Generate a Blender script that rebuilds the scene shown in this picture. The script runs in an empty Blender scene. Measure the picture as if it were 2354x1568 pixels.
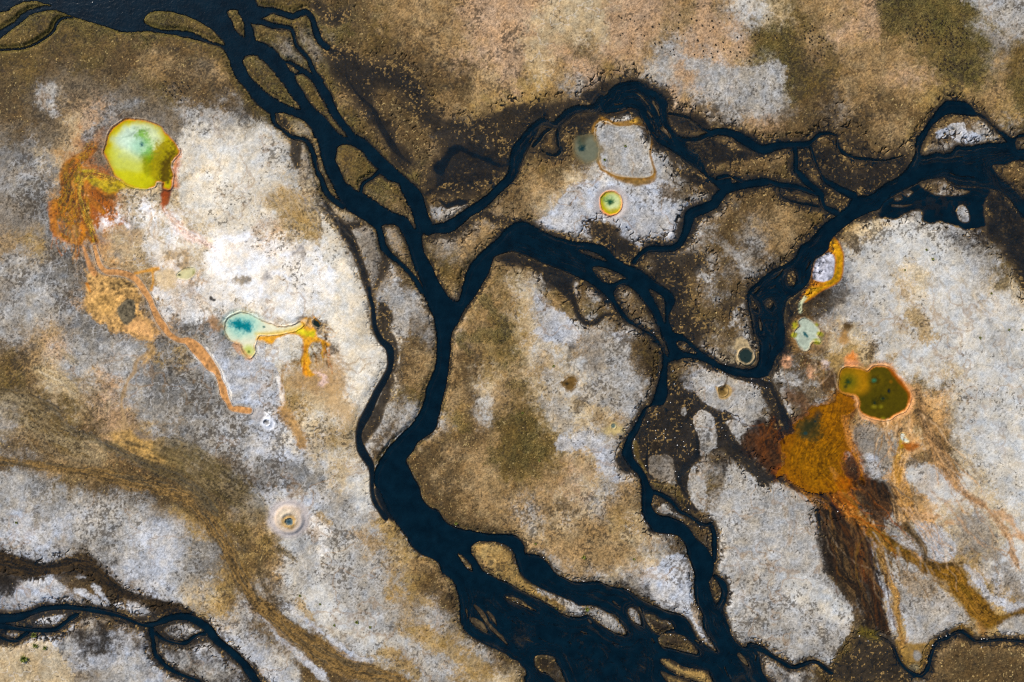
# Geothermal river delta seen straight down: braided dark river, sinter flats and hot springs.
import bpy, math, random
import numpy as np
random.seed(7)
f32 = np.float32
M = 0.25                      # metres per survey unit (the survey sheet is 1024 x 682.25 units)
SX, SY = 512.0, 341.1

# ------------------------------------------------------------------ survey grid
def axis(a, b, step, far):
    core = np.arange(a, b + step * .5, step)
    out, s, p = [], step, 0.0
    while p < far:
        s *= 1.16
        p += s
        out.append(p)
    out = np.array(out)
    return np.concatenate([a - out[::-1], core, core[-1] + out]).astype(f32)
STEP = 0.62
X = axis(-36, 1060, STEP, 2600)
Y = axis(-30, 712, STEP, 2600)
NX, NY = len(X), len(Y)
XX, YY = np.meshgrid(X, Y)
SHAPE = XX.shape

_lat = np.random.RandomState(11).rand(8, 256, 256).astype(f32)
def vn(scale, seed, x=None, y=None):
    x = XX if x is None else x
    y = YY if y is None else y
    u = x / scale + seed * 37.31
    v = y / scale + seed * 17.77
    iu = np.floor(u); iv = np.floor(v)
    fu = (u - iu).astype(f32); fv = (v - iv).astype(f32)
    iu = iu.astype(np.int32) & 255; iv = iv.astype(np.int32) & 255
    fu = fu * fu * (3 - 2 * fu); fv = fv * fv * (3 - 2 * fv)
    L = _lat[seed % 8]
    ju = (iu + 1) & 255; jv = (iv + 1) & 255
    a = L[iv, iu]; a = a + (L[iv, ju] - a) * fu
    b = L[jv, iu]; b = b + (L[jv, ju] - b) * fu
    return a + (b - a) * fv
def fbm(scale, seed, octs=4, gain=.5, x=None, y=None):
    t = 0; amp = 1.; tot = 0
    for o in range(octs):
        t = t + amp * (vn(scale / 2 ** o, seed + 3 * o, x, y) - .5)
        tot += amp
        amp *= gain
    return (t / tot).astype(f32)          # about -0.5 .. 0.5
def ss(a, b, x):
    t = np.clip((x - a) / (b - a), 0, 1)
    return t * t * (3 - 2 * t)

# ------------------------------------------------------------------ outlines
K = 9.195                     # digitising units per survey unit on each of the sixteen survey tiles
def parse(s, k):
    out, cur, tx, ty, kk = [], [], 0, 0, K
    for t in s.split():
        if t == 'px:':
            tx = ty = 0.; kk = 4.            # plan coordinates at a quarter unit
            continue
        if t.endswith(':'):
            kk = K
            tx, ty = 256.0 * int(t[0]), 170.5 * int(t[1])
            continue
        cur.append(float(t))
        if len(cur) == k:
            p = [tx + cur[0] / kk, ty + cur[1] / kk]
            if k == 3: p.append(cur[2] / kk / 2)
            out.append(p); cur = []
    return np.array(out, dtype=float)
def smooth(p, closed, n=3):
    if len(p) < 3: return p
    q = []
    N = len(p)
    rng = range(N) if closed else range(N - 1)
    for i in rng:
        if closed: a, b, c, d = p[i - 1], p[i], p[(i + 1) % N], p[(i + 2) % N]
        else: a, b, c, d = p[max(i - 1, 0)], p[i], p[i + 1], p[min(i + 2, N - 1)]
        for j in range(n):
            t = j / n
            q.append(.5 * (2 * b + (c - a) * t + (2 * a - 5 * b + 4 * c - d) * t * t + (3 * b - a - 3 * c + d) * t ** 3))
    if not closed: q.append(p[-1])
    return np.array(q)
BIG = 16.0
def box(x0, x1, y0, y1):
    i0, i1 = np.searchsorted(X, [x0, x1]); j0, j1 = np.searchsorted(Y, [y0, y1])
    return slice(j0, j1), slice(i0, i1)
def seg(D, p, q, r0=0., r1=0., m=BIG):
    w = m + max(r0, r1)
    sl = box(min(p[0], q[0]) - w, max(p[0], q[0]) + w, min(p[1], q[1]) - w, max(p[1], q[1]) + w)
    dx, dy = q[0] - p[0], q[1] - p[1]
    L = dx * dx + dy * dy + 1e-9
    ax = X[sl[1]][None, :] - p[0]; ay = Y[sl[0]][:, None] - p[1]
    t = np.clip((ax * dx + ay * dy) / L, 0, 1)
    d = np.sqrt((ax - t * dx) ** 2 + (ay - t * dy) ** 2) - (r0 + (r1 - r0) * t)
    np.minimum(D[sl], d.astype(f32), out=D[sl])
class Field:                   # signed distance (negative inside) in a window of the grid
    def __init__(s, sl, d): s.sl, s.d = sl, d
def win(p, m):
    return box(p[:, 0].min() - m, p[:, 0].max() + m, p[:, 1].min() - m, p[:, 1].max() + m)
def poly(s, m=BIG, sm=3):
    p = parse(s, 2) if isinstance(s, str) else s
    p = smooth(p, True, sm)
    sl = win(p, m)
    D = np.full(SHAPE, BIG, f32) if (p[:, 0].ptp() if hasattr(p, 'ptp') else np.ptp(p[:, 0])) > 400 else None
    x = X[sl[1]]; y = Y[sl[0]]
    inside = np.zeros((len(y), len(x)), bool)
    full = D if D is not None else np.full(SHAPE, BIG, f32)
    N = len(p)
    for i in range(N):
        a, b = p[i], p[(i + 1) % N]
        seg(full, a, b, 0, 0, m)
        if a[1] == b[1]: continue
        lo, hi = (a, b) if a[1] < b[1] else (b, a)
        r0, r1 = np.searchsorted(y, [lo[1], hi[1]])
        if r1 > r0:
            xi = lo[0] + (y[r0:r1] - lo[1]) * (hi[0] - lo[0]) / (hi[1] - lo[1])
            inside[r0:r1] ^= x[None, :] < xi[:, None]
    d = full[sl]
    return Field(sl, np.where(inside, -d, d))
_tmp = np.full(SHAPE, BIG, f32)
def stroke(s, m=BIG, grow=0.):
    p = parse(s, 3) if isinstance(s, str) else s
    p = smooth(p, False, 4)
    sl = win(p, m + p[:, 2].max())
    _tmp[sl] = BIG
    for a, b in zip(p[:-1], p[1:]):
        seg(_tmp, a, b, max(a[2] + grow, .1), max(b[2] + grow, .1), m)
    return Field(sl, _tmp[sl].copy())
def path_st(s, m=6.):
    # distance to a tapering path, arc length at the nearest point and signed side offset
    p = smooth(parse(s, 3), False, 4)
    sl = win(p, m + p[:, 2].max())
    x = X[sl[1]][None, :]; y = Y[sl[0]][:, None]
    shp = (y.shape[0], x.shape[1])
    D = np.full(shp, 1e6, f32); Sx = np.zeros(shp, f32); Lx = np.zeros(shp, f32); E = np.full(shp, 1e6, f32); tot = 0.
    for a, b in zip(p[:-1], p[1:]):
        dx, dy = b[0] - a[0], b[1] - a[1]; L2 = dx * dx + dy * dy + 1e-9; ln = L2 ** .5
        w = max(a[2], b[2]) + m + 12
        i0, i1 = np.searchsorted(x[0], [min(a[0], b[0]) - w, max(a[0], b[0]) + w]); j0, j1 = np.searchsorted(y[:, 0], [min(a[1], b[1]) - w, max(a[1], b[1]) + w])
        q = (slice(j0, j1), slice(i0, i1))
        ax = x[:, i0:i1] - a[0]; ay = y[j0:j1] - a[1]
        t = np.clip((ax * dx + ay * dy) / L2, 0, 1)
        d = np.sqrt((ax - t * dx) ** 2 + (ay - t * dy) ** 2)
        near_ = d < E[q]
        E[q] = np.where(near_, d, E[q])
        Sx[q] = np.where(near_, tot + t * ln, Sx[q])
        Lx[q] = np.where(near_, np.sign(dx * ay - dy * ax) * d, Lx[q])
        np.minimum(D[q], d - (a[2] + (b[2] - a[2]) * t), out=D[q])
        tot += ln
    return Field(sl, D), Sx, Lx
def blob(s, m=BIG):            # "tile: x y rx ry" ellipse, approximate distance
    t = s.split(); tx, ty = 256. * int(t[0][0]), 170.5 * int(t[0][1])
    x, y, rx, ry = [float(v) / K for v in t[1:5]]
    x += tx; y += ty
    sl = box(x - rx - m, x + rx + m, y - ry - m, y + ry + m)
    u = (XX[sl] - x) / rx; v = (YY[sl] - y) / ry
    q = np.sqrt(u * u + v * v) + 1e-6
    return Field(sl, ((q - 1) * min(rx, ry)).astype(f32))

N_FINE = fbm(2.6, 1, 3)
N_MID = fbm(9, 2, 4)
N_BIG = fbm(40, 4, 4)
N_EDGE = (N_MID * 5.0 + N_FINE * 2.2).astype(f32)
N_ST = (vn(1.25, 5) * .42 + vn(2.4, 6) * .34 + vn(5.2, 7) * .3 - .53).astype(f32)   # crust-sized break-up of soft boundaries

# ------------------------------------------------------------------ water
RIVER = [
"""00: -900 -900 -900 900 -300 540 0 350 100 270 180 212 280 140 400 100 500 95 570 112 650 148 750 182 870 215 1000 250 1100 283 1200 298 1320 285 1450 297 1600 322 1750 352 1880 385 2000 425 2060 470 2100 550 2130 650 2180 730 2240 800 2300 880 2354 950
10: 60 1000 130 1045 190 1040 260 1040 350 1070 430 1110 490 1170 530 1250 570 1320 590 1400 610 1480 640 1568
11: 670 70 700 130 740 220 800 325 900 400 1000 470 1080 530 1110 580 1130 680 1170 760 1230 800 1300 850 1390 950 1470 1050 1530 1140 1560 1200 1620 1330 1650 1440 1660 1568
12: 1660 100 1650 200 1630 280 1580 400 1560 500 1510 640 1430 770 1300 890 1180 1030 1120 1130 1090 1220 1090 1330 1140 1400 1170 1480 1210 1568
13: 1240 50 1330 180 1390 260 1440 340 1500 400 1590 430 1670 480 1700 540 1740 600 1800 640 1840 710 1860 800 1870 900 1880 1030 1930 1120 2020 1190 2150 1260 2280 1320 2354 1370
23: 60 1390 130 1500 120 1600 300 2200 1500 2200 2900 2200 2600 1800 2354 1560 2290 1400 2280 1330 2240 1250 2150 1255 2080 1220 2020 1130 2000 1050 1960 950 1940 885 1900 880 1840 760 1830 640 1855 560 1860 460 1820 370 1780 310 1700 250 1650 170 1590 110 1500 70 1370 40 1310 0
22: 1290 1500 1310 1400 1270 1320 1240 1230 1190 1160 1130 1080 1105 1000 1110 930 1140 880 1180 800 1220 700 1260 620 1330 600 1400 590 1430 500 1430 400 1435 300 1440 200 1540 170 1640 160 1730 180 1800 210 1900 260 2000 310 2150 340 2260 345 2354 330
32: 20 310 60 220 100 140 160 60 170 0
31: 160 1400 170 1280 200 1190 280 1130 350 1070 390 1000 420 900 440 830 500 780 560 720 590 630 640 580 700 530 760 480 830 440 900 400 970 380 1030 355 1100 270 1200 220 1300 160 1400 110 1500 80 1610 60 1660 90 1750 140 1900 150 2080 180 2170 210 2250 300 2354 420 2700 800 3000 700 2500 400 2354 260 2260 160 2150 60 2100 0
30: 2080 1520 2180 1520 2260 1490 2354 1480 2800 1480 2800 1200 2354 1230 2300 1250 2260 1265 2200 1230 2100 1160 2020 1080 1930 1040 1900 990 1840 940 1750 925 1650 930 1590 980 1530 1060 1470 1140 1410 1220 1370 1300 1360 1400 1330 1480 1270 1568
31: 1200 60 1100 110 1040 160 970 210 900 235 800 240 740 330 640 410 540 480 440 580 380 650 310 690 270 780 220 830 130 880 50 910 0 950
21: 2260 1030 2190 1100 2165 1180 2190 1280 2210 1400 2230 1500 2260 1568
22: 2280 0 2280 120 2260 220 2200 260 2080 250 1950 220 1850 160 1760 110 1700 60 1640 0
21: 1580 1510 1500 1490 1460 1420 1450 1330 1480 1270 1505 1200 1470 1130 1400 1070 1300 1000 1200 930 1110 880 1060 865 960 800 900 730 800 680 650 655 530 640 400 605 330 580 250 540 180 495 100 470 0 495
11: 2280 560 2200 640 2080 740 2000 830 1940 930 1900 1050 1885 1120 1870 1180 1840 1200 1770 1160 1710 1070 1660 970 1620 880 1560 770 1530 680 1525 600 1560 570 1620 510 1620 480 1580 400 1550 300 1530 220 1470 140 1390 70 1310 0
10: 1240 1500 1150 1420 1080 1340 1000 1270 910 1230 860 1160 800 1080 720 960 680 850 630 770 560 700 480 650 400 600 320 560 260 550 220 510 160 440 80 400 0 360
00: 2330 280 2300 180 2320 60 2310 -60 2300 -900""",
]
# land inside that outline (islands come off later); two of them are dry ground between the arms
LAND = [
"""12: 1790 0 1790 60 1780 200 1760 330 1750 420 1720 520 1690 650 1660 780 1610 860 1500 930 1450 1010 1380 1090 1400 1150 1440 1240 1500 1340 1520 1440 1600 1530
13: 1680 0 1730 80 1840 150 1980 180 2150 210 2354 215
23: 70 260 120 320 125 390 220 400 290 430 350 500 390 560 470 610 560 650 680 650 800 650 900 690 1000 705 1090 740 1200 810 1320 870 1430 920 1550 950 1640 1030 1690 1130 1760 1210 1860 1280 1880 1290 1860 1240 1810 1160 1760 1060 1750 950 1700 850 1680 700 1680 560 1630 440 1600 320 1530 230 1430 215 1300 190 1270 150 1230 90 1200 0
22: 1195 1568 1200 1400 1190 1310 1160 1230 1110 1190 1060 1130 1020 1060 1020 1000 1060 900 1130 780 1180 680 1230 610 1270 590 1300 530 1350 390 1380 260 1385 130 1370 60 1290 0
21: 1320 1568 1250 1510 1140 1440 1060 1400 1000 1340 930 1240 860 1160 780 1090 700 1030 600 980 480 930 300 860 150 800 0 745
11: 2280 765 2200 790 2170 850 2130 960 2060 1080 1990 1190 1900 1310 1860 1400 1810 1470""",
]
ISLAND = {
 'A': "00: 2354 505 2270 515 2230 560 2260 640 2320 720 10: 0 760 60 820 150 890 260 950 340 985 405 1005 390 970 300 850 230 750 170 670 100 600 30 540",
 'B': "10: 365 690 420 680 480 720 540 790 590 880 640 980 700 1080 760 1160 810 1220 840 1262 790 1240 700 1160 640 1080 560 1010 490 930 450 860 400 790 365 730",
 'Bs': "10: 272 582 330 605 388 655 352 668 310 632",
 'C': "10: 740 1380 760 1340 830 1325 900 1350 970 1390 1020 1460 1080 1530 11: 1120 0 1110 20 1060 60 990 110 960 170 945 190 880 150 820 100 790 30 10: 755 1530 730 1480",
 'D': "11: 1140 40 1200 90 1310 120 1340 200 1390 290 1430 380 1460 480 1462 540 1430 490 1380 430 1290 400 1200 350 1110 290 1040 240 980 195 990 135 1060 85",
 'E': "11: 1150 520 1200 500 1270 500 1310 530 1340 590 1370 640 1410 740 1450 870 1500 990 1528 1090 1480 1020 1400 910 1310 820 1240 760 1200 700 1170 610",
 'F': "13: 1985 320 2050 285 2180 285 2300 320 23: 0 370 40 450 70 560 110 620 200 680 320 740 450 790 560 830 620 870 730 870 830 910 930 960 1000 1030 1045 1100 1040 1140 930 1110 850 1070 760 1000 700 960 620 975 520 970 430 910 350 870 250 810 150 760 50 710 13: 2354 680 2270 640 2180 600 2090 550 2040 470 1990 390",
 'G': "13: 1858 395 1930 450 1975 500 1988 550 1930 520 1880 450",
 'H': "23: 1080 890 1130 900 1170 950 1195 1030 1190 1060 1120 1020 1075 950",
 'I': "23: 1230 955 1300 960 1370 1010 1440 1010 1490 1080 1440 1100 1370 1130 1300 1100 1250 1030",
 'J': "23: 1350 1180 1400 1140 1480 1130 1580 1160 1660 1220 1715 1295 1690 1318 1600 1300 1480 1270 1380 1240",
 'Kk': "23: 1370 1370 1440 1370 1560 1430 1700 1460 1800 1480 1850 1568 1870 1650 1700 1568 1560 1520 1420 1440",
 'L': "23: 1370 1480 1460 1510 1580 1550 1630 1580 1640 1640 1480 1600 1400 1540",
 'Mm': "23: 210 1340 300 1325 380 1340 410 1400 450 1470 490 1568 510 1640 400 1560 330 1500 260 1480 215 1420",
 'N': "21: 620 735 700 740 800 780 870 832 790 810 680 775",
 'O': "21: 745 895 830 890 940 930 1055 992 1000 1012 930 1040 850 1020 780 960",
 'P': "21: 950 1110 1000 1050 1080 1070 1150 1130 1220 1220 1290 1320 1340 1420 1400 1568 22: 1430 60 1440 140 1410 90 1370 20 21: 1300 1510 1200 1450 1100 1380 1050 1320 990 1240 950 1160",
 'Q': "21: 1265 1095 1330 1120 1400 1180 1415 1280 1410 1400 1370 1310 1330 1220",
 'R': "22: 1515 15 1600 15 1700 110 1640 112 1560 90",
 'S': "30: 1410 1390 1450 1280 1510 1170 1590 1090 1690 1050 1800 1055 1880 1060 1980 1080 2060 1150 2150 1250 2200 1300 2100 1310 1980 1320 1900 1340 1800 1345 1750 1340 1700 1390 1640 1410 1560 1400 1440 1430",
 'T': "23: 1815 650 1870 640 1915 690 1920 760 1885 835 1860 780 1830 700",
 'U': "30: 2290 1290 2354 1262 2700 1240 2700 1370 2354 1372 2300 1350",
 'V': "00: 1320 180 1370 120 1440 100 1550 105 1700 140 1820 190 1900 240 1960 290 2020 350 2062 410 1980 390 1880 350 1780 300 1650 275 1500 270 1380 235",
 'W': "00: 2090 120 2120 88 2180 90 2230 130 2250 190 2245 270 2250 345 2200 300 2150 250 2130 180",
 'Xx': "00: -900 300 0 110 80 80 180 25 290 5 370 20 460 45 380 55 270 85 190 135 100 205 0 265 -500 500",
 'Yy': "23: 1790 140 1825 150 1835 220 1820 300 1780 270 1760 200",
 'Z': "03: 285 1040 340 1000 430 970 540 950 610 960 580 1010 480 1045 380 1065 310 1065",
 'Za': "03: 20 1130 80 1105 180 1105 210 1130 130 1165 60 1165",
 'Zb': "03: 1500 1090 1570 1050 1680 1035 1800 1060 1860 1100 1820 1130 1750 1170 1680 1190 1600 1170 1530 1130",
 'Zc': "31: 1400 110 1500 92 1610 80 1680 130 1750 170 1860 192 1800 215 1700 230 1550 230 1490 200 1430 160",
 'Zd': "31: 1735 350 1790 310 1830 340 1860 420 1850 470 1790 470 1750 420",
 'Ze': "31: 1240 210 1300 182 1340 200 1290 240",
 'Zf': "31: 1170 250 1230 230 1240 260 1190 275",
 'Zg': "31: 190 950 250 920 262 1010 230 1060 190 1040",
 'Zh': "31: -10 1210 30 1190 52 1230 20 1270",
 'Zi': "23: -60 790 0 800 80 830 160 880 220 920 150 892 60 852 0 832",
 'Zj': "21: 2200 1170 2235 1200 2260 1260 2245 1290 2210 1240",
 'Zk': "20: 220 1180 280 1165 360 1165 300 1200 260 1240 225 1240",
 'Zl': "20: 285 1290 330 1230 405 1180 412 1290 430 1380 400 1420 330 1405 285 1350",
}
DEEP_STROKES = [
"03: -200 1000 90 0 990 90 150 980 80 300 932 50 420 897 48 600 886 46 750 900 46 900 925 56 1050 955 46 1150 985 42 1250 1030 42 1350 1052 50 1450 1030 56 1550 990 64 1650 975 66 1750 985 74 1850 1040 84 1920 1100 86 1980 1190 76 2080 1262 76 2180 1352 76 2260 1440 76 2330 1540 80 13: 60 1680 80",
"03: -200 1060 50 0 1062 56 150 1082 46 280 1096 38 400 1100 38 520 1085 44 620 1010 44 700 958 36",
"03: 1380 1090 40 1480 1172 38 1600 1212 34 1700 1215 34 1800 1150 36 1880 1130 44",
"03: -60 1140 36 60 1186 38 150 1190 34 240 1130 40",   # arms and side channels, x y width
"10: 150 1040 50 170 1130 38 240 1190 40 330 1260 45 430 1280 45 490 1330 45 530 1430 45 560 1568 42 11: 600 80 50 640 190 60 700 260 60 790 320 70",
"11: 1140 0 40 1060 70 30 985 120 28 965 200 30",
"11: 1110 500 70 1150 600 60 1170 700 65 1220 770 60 1300 830 50 1400 930 50 1480 1030 50 1530 1120 55",
"11: 1580 560 80 1650 535 90 1750 525 110 1850 470 100 1950 390 90 2050 330 90 2150 250 80 2250 150 80 2354 40 90 20: 60 1400 140 120 1310 120 180 1220 110 230 1150 75 300 1122 75 380 1150 70 420 1130 80 480 1080 95 540 1030 90 620 1000 80 700 1000 70 780 990 90 840 930 110",
"20: 440 1150 50 425 1250 42 440 1330 42 455 1380 40 400 1430 38 330 1415 30 285 1385 20",
"20: 380 1165 40 300 1220 32 262 1270 40 200 1340 40",
"20: 1440 1040 28 1540 1060 28 1620 1085 36 1680 1130 36 1750 1180 40 1830 1212 40",
"20: 1500 1290 60 1620 1290 60 1720 1280 60 1800 1240 60 1900 1210 68 2000 1220 70 2080 1250 78 2180 1310 85 2270 1360 80 2354 1370 90 30: 100 1340 74 250 1330 60 350 1330 60 420 1290 44 480 1240 40 570 1225 26 640 1255 24 650 1340 34 700 1400 44 800 1450 36 900 1460 26 1000 1470 24 1100 1470 16 1250 1430 12",
"30: 255 1350 50 265 1450 44 265 1568 44 31: 290 20 60 350 90 70 420 150 60 490 210 55 500 270 50 540 340 50 640 390 60",
"30: 400 1350 28 440 1480 30 480 1568 26 31: 530 90 44 620 140 54 700 190 64 800 230 80",
"21: 2354 105 60 2200 120 70 2050 150 75 1960 185 80 1900 250 90 1860 310 90 1780 350 90 1690 380 100 1640 420 90 1620 500 85 1590 600 66 1520 700 66 1400 722 56 1270 720 56 1190 770 46 1130 840 46",
"31: -50 88 44 0 95 46 120 135 52 250 150 56 350 180 46 450 215 44",
"31: 110 140 16 140 240 18 250 290 18 370 312 18 480 335 22",
"21: 1900 70 40 1980 50 36 2040 62 30 2120 100 30",
"23: 1540 0 30 1640 50 34 1720 110 36 1790 130 30 1835 130 40 1862 220 50 1866 350 50 1862 460 40",
"22: 1320 1400 50 1400 1430 48 1470 1480 44 1540 1568 40 23: 1600 30 30",
"23: 1870 600 30 1935 660 66 1960 740 62 1940 830 66 1900 900 70",
"03: 1390 1100 60 1405 1200 44 1412 1280 44 1450 1350 46 1520 1430 42 1600 1480 42 1700 1520 38 1800 1560 38 1880 1640 38",
"23: 2200 1250 80 2300 1275 64 33: 0 1310 48 60 1350 42 130 1390 46 220 1440 48 320 1420 38 400 1390 34 470 1400 36 530 1450 44 590 1490 44",
"33: 1020 1150 10 1100 1190 22 1160 1250 28 1190 1330 34 1240 1420 38 1320 1490 42 1410 1520 46 1470 1460 42 1500 1360 38 1530 1260 32 1580 1200 32 1650 1170 34 1700 1140 34 1780 1110 34 1850 1150 34 1920 1200 30 2050 1195 28 2150 1185 28 2250 1195 28 2700 1230 28",
"00: 0 455 20 120 450 18 220 440 20 320 400 20 420 340 20 490 280 22 520 210 24 570 165 24 660 155 24",
"00: -300 470 20 0 455 20",
"10: -60 170 90 60 200 60 160 235 50 260 245 44 320 265 44 345 320 36 360 390 36 400 450 44 450 500 48 490 560 44 530 660 50 590 740 60",
"10: -40 120 160 60 110 100 140 95 60 240 120 60 340 150 60 400 120 56 470 115 60 520 180 60 550 290 56 590 380 60 650 430 60",
"00: 2270 60 200 2270 200 70 2268 330 46 2230 420 80 2300 430 90",
]
POOLS_OF_RIVER = [
"20: 790 970 850 880 900 830 960 770 1050 745 1140 740 1210 770 1260 810 1350 850 1410 890 1440 960 1440 1030 1450 1100 1480 1180 1540 1240 1620 1280 1640 1350 1720 1410 1760 1500 1790 1568 21: 1850 60 1930 75 2030 65 2000 190 1900 170 1820 90 1740 20 20: 1600 1500 1480 1400 1400 1340 1340 1320 1290 1265 1260 1220 1230 1150 1180 1070 1160 1010 1100 985 1040 1010 950 1035 830 1040",
]
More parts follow.
